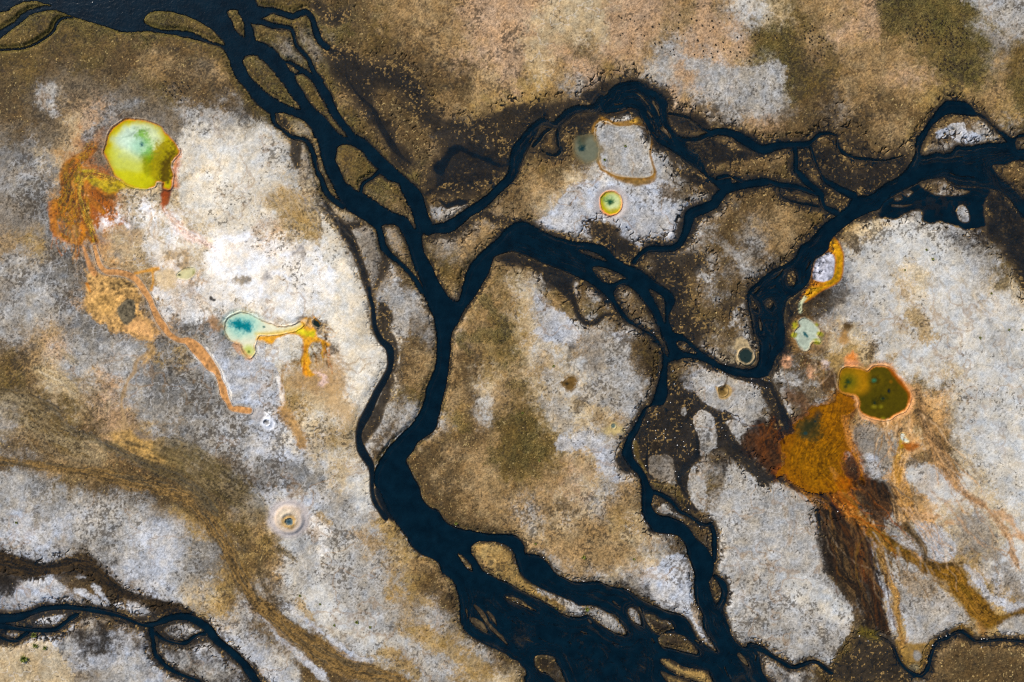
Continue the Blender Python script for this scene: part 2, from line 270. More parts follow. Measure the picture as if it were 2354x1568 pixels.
SHALLOW = [
(.56, 4, 2, 'p', "03: -900 930 0 945 150 935 300 905 420 875 600 858 750 880 900 900 1050 930 1150 980 1250 1010 1400 1000 1500 960 1620 940 1720 955 1850 1000 1950 1080 1990 1150 2050 1210 2150 1290 2250 1370 13: 0 1455 50 1520 110 1568 300 1800 0 1800 03: 2290 1568 2200 1440 2100 1370 2000 1290 1920 1222 1850 1215 1700 1235 1600 1220 1500 1180 1400 1120 1330 1080 1200 1020 1100 990 1000 970 850 975 730 990 650 1030 590 1090 500 1130 380 1130 280 1130 200 1180 100 1195 0 1172 -900 1150"),
(.50, 9, 4, 'p', "px: 1655 350 1740 440 1823 487 2006 457 2280 411 2417 335 2500 300 2554 330 2450 430 2300 480 2265 500 2170 590 2097 640 2006 690 1869 792 1716 772 1700 690 1760 600 1720 520 1650 450 1560 330 1500 280"),
(.62, 5, 3, 'p', "px: 1750 640 1850 560 1980 600 2060 640 2010 700 1900 690 1790 740"),
(.60, 6, 3, 'p', "px: 2730 560 2790 500 2860 560 2960 600 3060 580 3060 620 2900 650 2800 680 2760 640"),
(.55, 6, 3, 'p', "px: 3190 590 3330 590 3420 680 3520 640 3620 600 3640 680 3480 770 3380 760 3300 720 3230 680"),
(.55, 7, 3, 'p', "px: 2640 950 2720 1060 2760 1180 2700 1240 2640 1180 2610 1060"),
(.48, 9, 4, 'p', "px: 2650 1150 2760 1240 2820 1330 2760 1400 2700 1330 2640 1240"),
(.66, 4, 2, 'p', "px: 2325 375 2370 350 2415 365 2420 395 2400 425 2340 420"),   # (w, softness, edge noise, kind, shape)
(.62, 3, 1, 's', "11: 640 330 60 700 410 60 770 500 80 830 580 90 880 680 76 920 770 66 960 850 76 990 950 66 1030 1080 76 1050 1150 46 1070 1250 50 1080 1350 56 1090 1450 56 1140 1550 60"),
(.80, 1.2, .4, 's', "11: 1040 1080 40 1045 1150 40 1070 1250 46 1080 1350 50 1095 1450 50 1150 1560 60 12: 1220 60 70 1240 150 66 1230 250 60 1185 350 66 1125 450 66 1075 550 70 1030 650 80 980 740 84 950 820 66 945 900 56 960 980 76 1000 1060 76 1050 1140 60 1065 1220 40 1065 1320 40 1072 1420 44 1100 1500 46 1145 1568 50 13: 1190 60 60"),
(.45, 4, 2, 's', "11: 1190 800 50 1175 900 70 1130 1000 60 1080 1100 50"),
(.42, 3, 2, 's', "11: 1160 1250 60 1180 1350 140 1160 1450 150 1220 1540 110 12: 1270 80 90 1270 180 70 1250 300 50 1210 420 70 1180 520 90 1110 700 110 1030 830 110 980 930 50"),
(.55, 3, 1, 's', "11: 800 530 60 900 500 50 980 490 40"),
(.52, 7, 2, 's', "10: 560 60 100 700 170 110 820 110 80"),
(.55, 8, 3, 'p', "10: 640 440 850 460 1000 560 1150 560 1350 640 1500 760 1560 900 1420 900 1300 820 1120 800 1080 900 1130 1060 1250 1150 1300 1300 1450 1450 1400 1568 1250 1500 1230 1350 1130 1200 1000 1080 950 980 860 860 760 760 680 640"),
(.66, 1.5, .6, 's', "10: 690 465 44 760 470 30 820 540 30 825 680 30 860 760 34 930 860 40 1000 930 44 1080 1010 50 1130 1130 60 1200 1250 70 1270 1360 70 1340 1440 50 1420 1500 30"),
(.60, 1.5, .6, 's', "10: 760 475 20 850 470 26 930 520 26 990 590 24 1010 680 20 1050 740 20"),
(.55, 4, 2, 's', "10: 1450 820 40 1550 900 40 1570 980 60 1650 1080 70 1780 1140 80 1950 1150 80 2100 1120 90 2250 1070 100 2354 1040 100 20: 120 1030 120 300 1000 120"),
(.78, 3, 2, 's', "10: 1690 1560 140 1780 1420 120 1870 1360 100 1960 1410 70 2060 1440 60 2160 1490 60 2260 1520 60 2350 1500 60"),
(.66, 3, 2, 's', "10: 1680 1560 120 11: 1690 60 120 1660 140 70 1600 190 46 1550 215 40"),
(.62, 4, 3, 's', "11: 1750 40 160 1900 60 150 2050 60 120 2200 20 100"),
(.72, 2, 2, 's', "11: 1700 280 46 1760 320 50 1860 290 60 1930 285 30"),
(.50, 5, 2, 'p', "11: 1620 440 1760 540 1850 530 1950 440 2080 380 2200 420 2354 440 2354 520 2200 480 2100 430 2000 480 1900 560 1850 600 1650 620 1560 600"),
(.5, 5, 2, 'p', "20: 0 960 250 960 430 940 600 900 760 850 820 760 900 830 800 960 700 960 540 1000 400 1100 250 1100 130 1220 40 1360 -60 1400 10: 2200 1400 2150 1300 2100 1150"),
(.62, 4, 2, 'p', "20: 560 1090 700 1030 850 1030 780 1110 720 1200 700 1260 600 1260 590 1180 480 1200"),
(.62, 4, 2, 'p', "20: 440 1200 560 1060 620 1040 600 1160 500 1180"),
(.62, 5, 1.5, 'p', "20: 1260 1230 1380 1350 1480 1450 1560 1568 21: 1700 20 1860 120 1960 180 1880 250 1780 170 1640 110 1560 60 1510 0 20: 1470 1480 1420 1380 1330 1320"),
(.6, 3, 2, 'p', "20: 1450 1050 1640 1040 1800 1120 1830 1200 1700 1200 1540 1230 1470 1150"),
(.42, 6, 2, 'p', "20: 650 860 740 800 820 780 850 830 800 980 700 960 640 930"),
(.55, 6, 2, 'p', "21: 760 480 860 470 940 560 1000 600 1080 660 1170 730 1120 830 1060 860 960 780 880 700 760 640 720 600"),
(.62, 5, 1, 'p', "21: 0 745 150 800 300 860 480 930 600 980 560 1040 540 1180 480 1100 330 1080 330 980 200 900 60 880 -60 860 11: 2200 800 2230 780"),
(.62, 2, .6, 's', "21: 380 960 200 470 1060 120 560 1180 70 600 1300 56 650 1380 50 720 1410 46 800 1370 44 860 1330 40 950 1320 36 1020 1340 30"),
(.45, 8, 2, 'p', "21: 1140 900 1300 960 1420 980 1480 1130 1600 1220 1640 1330 1800 1400 1780 1480 1560 1440 1460 1320 1500 1200 1400 1070"),
(.35, 8, 3, 'p', "21: 1420 760 1700 740 1800 860 1640 960 1420 900"),
(.4, 6, 2, 's', "21: 2354 1000 30 2250 1060 40 2150 1140 40 2080 1210 50 1960 1260 50"),
(.93, 2.5, 1.5, 'p', "31: 1030 360 1100 270 1300 160 1420 110 1600 60 1750 140 1950 150 2120 180 2010 250 2000 400 2010 500 1980 522 1850 545 1740 512 1640 472 1500 482 1440 450 1420 390 1390 362 1300 375 1200 430 1060 435 1010 400"),
(.62, 8, 3, 'p', "31: 2000 160 2200 220 2354 420 2600 700 2600 1300 2354 1060 2280 900 2180 760 2080 660 2000 560 2010 400"),
(.55, 4, 2, 'p', "31: 800 440 900 380 1000 360 1040 420 940 460 840 480"),
(.6, 3, 1, 'p', "31: 200 1190 290 1130 270 1220 250 1300 230 1400 180 1450 165 1300"),
(.52, 2.5, 2.2, 'p', "22: 1440 400 1600 440 1700 500 1800 600 1960 650 2040 700 2110 830 2130 960 2250 1100 2354 1230 2354 1330 2250 1260 2100 1130 1950 1020 1880 1000 1780 1040 1740 1080 1680 1150 1640 1250 1620 1350 1640 1420 1700 1568 1640 1560 1560 1400 1500 1250 1250 1290 1230 1180 1130 1050 1120 930 1200 780 1250 640 1400 600"),
(.58, 3, 1.2, 's', "22: 1750 540 40 1850 640 60 1920 740 70 1960 840 70 2020 930 70 2090 1010 60 2160 1100 60 2260 1190 60 2354 1270 70 32: 80 1260 60 170 1300 44 270 1360 40 380 1400 44 470 1410 44 540 1450 50 600 1510 50 650 1568 40"),
(.66, 2, 1, 's', "22: 1700 880 60 1720 1000 70 1660 1100 70 1600 1160 90 1540 1260 60 1570 1360 46 1640 1460 40 1700 1560 40"),
(.70, 1.2, .6, 's', "22: 1250 890 14 1245 1000 22 1240 1100 34 1260 1200 30"),
(.62, 3, 1, 's', "22: 1030 1080 140 1060 1160 120 1000 1060 60"),
(.66, 2, 1, 's', "22: 2160 360 40 2300 380 70 2354 420 70 32: 20 400 70 80 520 60 120 620 60 160 720 90 200 820 90"),
(.5, 3, 1, 'p', "32: 0 320 40 360 40 450 130 560 170 700 240 830 150 880 80 820 20 600 -60 480"),
(.62, 2.5, 1, 'p', "13: 1840 720 1900 800 1960 900 2010 1000 2060 1090 2150 1160 2300 1260 2354 1320 2354 1370 2280 1320 2150 1260 2020 1190 1930 1120 1880 1030 1870 900"),
(.75, 2, .6, 'p', "12: 1085 1380 1130 1350 1180 1470 1230 1568 13: 1280 100 1200 60 1140 -40"),
(.62, 1.5, .6, 's', "23: 1270 170 30 1360 195 30 1440 210 20"),
(.66, 3, 1, 'p', "23: 160 1330 260 1290 380 1320 430 1420 520 1568 430 1568 330 1510 150 1568 120 1480 90 1400"),
(.45, 2, 1, 'p', "23: 1350 970 1420 970 1500 1010 1560 1030 1610 1100 1625 1140 1560 1090 1500 1060 1450 1000"),
(.42, 5, 2, 'p', "33: 820 1180 1000 1180 1150 1230 1200 1330 1240 1430 1330 1568 1000 1568 700 1568 580 1490 680 1380 760 1300"),
(.35, 4, 2, 's', "03: -60 420 70 150 480 90 300 540 90 430 520 70 560 470 60 700 440 60 820 490 60 920 590 60 1020 680 50 1120 770 50 1250 800 40"),
(.5, 3, 1.5, 's', "03: 1250 1000 60 1400 980 70 1520 940 60 1620 920 50"),
(.66, 1.2, .5, 's', "33: 460 30 40 480 120 30 490 180 24"),
(.30, 5, 2, 's', "10: 1180 560 120 1350 640 120 1450 760 80"),
(.30, 5, 2, 's', "30: 520 1230 50 600 1130 50 640 1030 60"),
(.7, 2, 1, 's', "30: 1700 1270 50 1760 1320 40"),
(.5, 2, 1, 's', "30: 1570 1290 40 1600 1350 40"),
(.45, 3, 1, 's', "10: 200 1040 60 350 1300 90 360 1420 100 380 1520 60"),
(.30, 5, 2, 's', "30: 760 1260 120 850 1340 140 900 1400 100"),
(.33, 6, 2, 's', "31: 280 40 90 360 120 120 450 200 100 560 300 100 700 270 80"),
]
TINY_BARS = [   # slender gravel bars breaking the surface, x y width
"20: 1140 850 8 1200 890 16 1250 960 14", "20: 1250 1020 18 1290 1070 12", "20: 1300 940 30 1340 1000 30 1360 1060 16",
"20: 1390 1180 44 1430 1220 30 1460 1270 14", "20: 1300 1220 10 1340 1260 16", "20: 1520 1420 10 1560 1480 18 1600 1540 12",
"20: 160 1310 8 175 1280 16 190 1250 10", "20: 1630 1230 10 1700 1225 46 1780 1225 12", "20: 950 960 20 1010 950 20",
"31: 350 920 10 380 860 24 395 830 10", "31: 60 1000 10 110 950 24 150 900 10", "21: 2280 1350 10 2290 1420 30 2300 1470 16",
"21: 2240 1120 20 2270 1080 30", "23: 930 1215 14 980 1230 14", "23: 640 1110 24 690 1130 20", "23: 700 1000 26 730 1030 20",
"23: 1290 1170 12 1310 1210 10", "23: 0 1010 14 60 1050 10", "23: 250 1170 12 310 1200 12", "23: 110 1170 10 190 1200 10",
"23: 930 830 20 980 870 14", "23: 2090 1320 40 2140 1380 40 2170 1420 20", "23: 1960 1440 16 1990 1520 14", "23: 1690 1190 20 1720 1210 14",
"13: 2010 870 30 2080 950 50 2150 1060 40 2250 1160 44 2310 1230 20", "13: 1990 1000 60 2060 1050 70 2120 1110 30", "13: 2130 930 26 2180 990 40 2210 1050 16",
"13: 1930 900 24 1945 980 24", "23: 1170 890 26 1200 940 12", "23: 2250 1330 24 2240 1380 10", "31: 1150 320 20 1250 325 26 1330 310 10",
"30: 1740 1440 12 1800 1438 14", "31: 1680 20 12 1760 50 12 1900 60 10", "32: 20 20 10 25 90 10",
]
sd = np.full(SHAPE, BIG, f32)          # distance to deep water
def take(F, n=0.):
    np.minimum(sd[F.sl], F.d + n * (N_EDGE[F.sl] * .34 + 1.3 * N_ST[F.sl]), out=sd[F.sl])
for s in RIVER: take(poly(s), 1.)
for s in LAND:
    F = poly(s); sd[F.sl] = np.maximum(sd[F.sl], -(F.d + .34 * N_EDGE[F.sl] - 1.3 * N_ST[F.sl]))
for s in POOLS_OF_RIVER: take(poly(s), 1.)
WX = np.clip(-sd, 0, 99)
isl_id = np.zeros(SHAPE, np.int16)
isl_names = list(ISLAND)
def cut_island(i, F):
    d = F.d + .42 * N_EDGE[F.sl] + 1.6 * N_ST[F.sl]
    sd[F.sl] = np.maximum(sd[F.sl], -d)
    isl_id[F.sl] = np.where(d < 1.2, i + 1, isl_id[F.sl])
for i, k in enumerate(isl_names): cut_island(i, poly(ISLAND[k]))
for s in DEEP_STROKES: take(stroke(s), .8)
wet = np.where(sd < 0, ss(.3, -1.9, sd) * .72 + .28, 0).astype(f32)
shal = np.zeros(SHAPE, f32); prox = np.zeros(SHAPE, f32)
for w0, so, ne, kind, s in SHALLOW:
    F = poly(s) if kind == 'p' else stroke(s)
    a = w0 * ss(so, -so, F.d + ne * N_EDGE[F.sl] * .55)
    np.maximum(shal[F.sl], a, out=shal[F.sl])
    np.maximum(prox[F.sl], ss(so + 9, 0, F.d), out=prox[F.sl])
for k in isl_names:                      # islands stand proud of the shallows too
    F = poly(ISLAND[k]); shal[F.sl] *= ss(-1.2, 1.6, F.d + .5 * N_EDGE[F.sl])
FWg = np.array([[.1, .32, .8, .5], [.1, .28, .65, .62], [.3, .15, .55, .7], [.5, .3, .3, .5]], f32)
_u = np.clip(XX / 256 - .5, 0, 2.999); _v = np.clip(YY / 170.5 - .5, 0, 2.999); _i = _u.astype(int); _j = _v.astype(int); _u = _u - _i; _v = _v - _j
FW = (FWg[_j, _i] * (1 - _u) + FWg[_j, _i + 1] * _u) * (1 - _v) + (FWg[_j + 1, _i] * (1 - _u) + FWg[_j + 1, _i + 1] * _u) * _v
del _u, _v, _i, _j
dfe = sd + .55 * N_EDGE + 2.4 * N_ST + 10 * N_BIG * FW
shal = np.maximum(shal, .80 * FW ** .5 * ss(9.5 * FW + 1.2, -1.5, dfe) * ss(0, .1, FW - .1))
prox = np.maximum(prox, ss(15 * FW + 3, 1, sd))
rgw = 1 - np.abs(2 * (fbm(15, 95, 4, .55) * 1.5 + .5) - 1)
thread = ss(.90, .985, rgw) * np.clip(prox * FW * 2.4 - .15, 0, 1) * ss(16, 6, sd)
rgw = 1 - np.abs(2 * (fbm(8, 97, 3, .55) * 1.5 + .5) - 1)
thread = np.maximum(thread, .8 * ss(.88, .98, rgw) * np.clip(prox * FW * 3 - .25, 0, 1))
shal = np.maximum(shal, .80 * thread)
# tufts and crusts that break the surface of the shallows
tuft = vn(1.9, 21) * .6 + vn(1.1, 22) * .4
clump = fbm(16, 23, 3)
TUFT = ss(.66, .74, tuft + .5 * clump) * ss(.70, .46, shal) * (shal > .02)
DRY = ["22: 1690 680 1750 640 1830 680 1870 760 1890 950 1850 1000 1780 1050 1740 1040 1720 900 1670 760", "22: 1970 750 2030 720 2100 760 2160 830 2110 880 2110 960 2040 890 2000 800", "22: 1560 620 1600 610 1600 680 1560 680",
 "22: 1260 1090 1350 1050 1430 1050 1490 1120 1490 1280 1400 1290 1280 1230", "22: 1640 1200 1680 1140 1700 1220 1760 1280 1780 1400 1760 1568 1690 1540 1620 1400", "22: 1640 380 1760 310 1900 290 2080 360 2200 400 2260 480 2340 600 2260 650 2180 770 2110 700 2000 650 1880 630 1760 560 1680 450",
 "22: 1118 920 1160 940 1180 1080 1230 1180 1240 1240 1180 1150 1130 1060", "11: 990 830 1050 810 1040 890 1010 900", "22: 1300 930 1370 930 1360 990 1290 1020"]
for s in DRY:
    F = poly(s); shal[F.sl] *= ss(-1., 1.2, F.d + .7 * N_EDGE[F.sl] + 1.5 * N_ST[F.sl])
wet = np.maximum(wet, shal)
_r = np.random.RandomState(3)
for k_ in range(46):                      # drowned gravel streaks along the delta's flow
    x_, y_ = (_r.rand() * 1250, 900 + _r.rand() * 640) if k_ < 34 else (1180 + _r.rand() * 240, 860 + _r.rand() * 420)
    l_ = 30 + 60 * _r.rand(); an = math.radians(32 if k_ < 34 else 55) + .2 * _r.randn()
    TINY_BARS.append(("23:" if k_ < 34 else "20:") + " %d %d %d %d %d %d %d %d %d" % (x_, y_, 5, x_ + l_ * math.cos(an) * .5, y_ + l_ * math.sin(an) * .5, 9 + 14 * _r.rand(), x_ + l_ * math.cos(an), y_ + l_ * math.sin(an), 5))
SOFT0 = len(TINY_BARS) - 46
for n_, s in enumerate(TINY_BARS):
    F = stroke(s)
    lo = .3 if n_ < SOFT0 else .62
    wet[F.sl] *= lo + (1 - lo) * ss(-.7, .6, F.d + .35 * N_EDGE[F.sl])

# ------------------------------------------------------------------ ground cover classes
CL = {  # sRGB base, sRGB second tone, dark specks, bright specks, grain
 'W': ((242, 239, 235), (212, 203, 190), .0, .0, .35),
 'w': ((208, 204, 196), (188, 183, 174), .05, .0, .45),
 'x': ((232, 226, 214), (208, 196, 176), .03, .0, .45),
 'g': ((183, 179, 173), (153, 147, 138), .34, .05, .8),
 'n': ((126, 110, 88), (106, 92, 72), .34, .12, 1.2),
 'h': ((199, 199, 201), (168, 167, 167), .22, .05, .75),
 'd': ((144, 141, 137), (112, 106, 97), .50, .0, 1.),
 'm': ((150, 141, 130), (130, 118, 102), .30, .05, .9),
 'c': ((203, 184, 152), (182, 158, 122), .10, .05, .7),
 't': ((174, 145, 106), (142, 114, 74), .24, .16, 1.1),
 'b': ((114, 92, 60), (88, 69, 42), .22, .34, 1.2),
 'k': ((54, 44, 34), (34, 28, 22), .1, .16, 1.2),
 'o': ((118, 96, 54), (94, 76, 36), .26, .26, 1.2),
 'v': ((88, 79, 38), (124, 106, 64), .36, .14, 1.2),
 'p': ((190, 160, 130), (172, 140, 108), .20, .12, 1.),
 'y': ((178, 146, 92), (152, 122, 70), .16, .12, .9),
 'O': ((190, 106, 24), (150, 76, 14), .06, .1, .6),
 'P': ((212, 164, 108), (186, 140, 84), .14, .06, .7),
}
MAP = {
'00': "ovvvvvvvvvvv oooobovvooob oobbobbtbbov bobnnbbttntb bngnnnnobbbb bbntpdnngggd ndncpmmmwwww ddcPOnnmwwww",
'10': "oobbbttttppp oovvbobtttpp vmmvbbbbtppp ovovbbbkbbtp vvootbbobbty ovovobbbtbyy wcmoobbbtgbb wwmboobbttbb",
'20': "ppcccpptptww pccccpptpppo ccpbtptgpptv yctppyggpggg yytgbbgptggg obbbkkmpbbtp kbbogggbbobb obbbggggbbtb",
'30': "cottpvvvvvgg votptovovvmg vobttttovvmo gvobttpovvto mobbtbtyytto bbbmbbbbbbyv tbbbbttybggo bbobbbtbgbbb",
'01': "mgdcOOccmcww mddPOOcccccw mmdgOOcWWcww tymdPcgcwwWW ggddmPccwcWW mgddPtttPwWW gggddPtdggcc gmtmddPPdddw",
'11': "wccbovbvbbkb cccmovobbbbb wyycmtbbtgmt pcwwmmmtbmtt wgwwwdmboott WgWwwmbgtbto WWWWwbbmgtot WWwwwwbbmtto",
'21': "ttcgWggmbbbb tcgggggggmbb bmgggbwggbbb bbbbbbgggbbm bbbbbbbbbbbg cgobgbbbbgbb cgtobbbobbbg ycwgbgmbobbg",
'31': "oobbbbobbbbb bboobkkgghkk tboycwwwgkkb ttkkcwwwwggo bkggwwwwwwgo kkkdgwcwwwgc kbdggwwwwwww kbgcgwcwwwww",
'02': "btpgddddyghd otcggggddghh obcctpgdddgh mobobptgdddg gtbobtyydggh bbtttbPyobdg ggdobbbbbobb ggdgggdbobbm",
'12': "xxoxxxbttbyv hxcpcxbttbct hyccxxbotbwt hyxccbggybto hxcycbgtbbto hhgcxbbbbtto hgwcwxbbbttt wwhggwbbbbtt",
'22': "cwtmgbobbgcb tcwmgbkobggg ocwcggbkkhgg oocctgbkkkhg oocggcokkhkg voctgbkkkbbk ttpcgtkggkgd gtcgttkkomgg",
'32': "kbcccwwwwwww ddbcyywwcwww kbgbyyyowwww bmbOoyyPcwww kkOOPgcPbwww bOOOgggPbcww bOOOkgcPwcww gkOObkbPwccw",
'03': "ghghgggmyyot hhhggghhgdby kkhbkhhhgdyb khhbbbhhgcyb hhhbgbbhhgyg khhkkkbbkhhg mcgghhhkgkhh ccmcmgghggkh",
'13': "cgwgggybbbbt owggggycbbkk tgwgwggybbtt twgggggybbkk bgwwgggmgbbk bbgwwwgygmbk gwbbgwwgyygb hgbbbbygggyc",
'23': "ctttycbkbbgg tttttcgbkbgg tggtttcgkbgg ykkgcghhkkyg kyykkkkggkgg kkkgggkkghkg kkkkkkkkyhkg okgkkkkykkkm",
'33': "ggkkbgcccgcw ggkkOgbhgmcw ggkkbggmyygw ggbkkgtgtyhg ggmtkgygtyyh ggtokgyggcyy ggbookygtbtt kgkooookoobb",
}
names = list(CL)
grid = np.zeros((32, 48), np.int8)
for k, v in MAP.items():
    c, r = int(k[0]), int(k[1])
    for j, row in enumerate(v.split()):
        for i, ch in enumerate(row[:12]):
            grid[r * 8 + j, c * 12 + i] = names.index(ch)
for r_, c_, ch in ((0, 0, 'w'), (1, 0, 'w'), (1, 1, 'w'), (1, 1, 'W')):        # the sheet west of the river is creamy sinter
    q = grid[r_ * 8:r_ * 8 + 8, c_ * 12:c_ * 12 + 12]
    q[q == names.index(ch)] = names.index('x')
wx = XX + fbm(60, 31, 3) * 46 + fbm(18, 33, 4, .6) * 26
wy = YY + fbm(60, 47, 3) * 46 + fbm(18, 49, 4, .6) * 26
u = np.clip(wx / (1024 / 48) - .5, .01, 46.99); v = np.clip(wy / (682 / 32) - .5, .01, 30.99)
iu = np.floor(u + .5).astype(np.int32); iv = np.floor(v + .5).astype(np.int32)
du = (u - iu).astype(f32); dv = (v - iv).astype(f32)
bu = (.5 * (.5 - du) ** 2, .75 - du * du, .5 * (.5 + du) ** 2); bv = (.5 * (.5 - dv) ** 2, .75 - dv * dv, .5 * (.5 + dv) ** 2)
del wx, wy, u, v
NC = len(names)
Wt = np.zeros((NC,) + SHAPE, f32)
for a in range(3):
    for b in range(3):
        g = grid[np.clip(iv + b - 1, 0, 31), np.clip(iu + a - 1, 0, 47)]
        q = bu[a] * bv[b]
        for i in range(NC): Wt[i] += np.where(g == i, q, 0)
for i in range(NC):
    if Wt[i].any(): Wt[i] *= np.exp(2.2 * fbm(26, 50 + i, 4, .6) + 5. * fbm(8, 70 + i, 4, .95))
Wt **= 1.25
Wt /= Wt.sum(0) + 1e-9
del iu, iv, du, dv, bu, bv

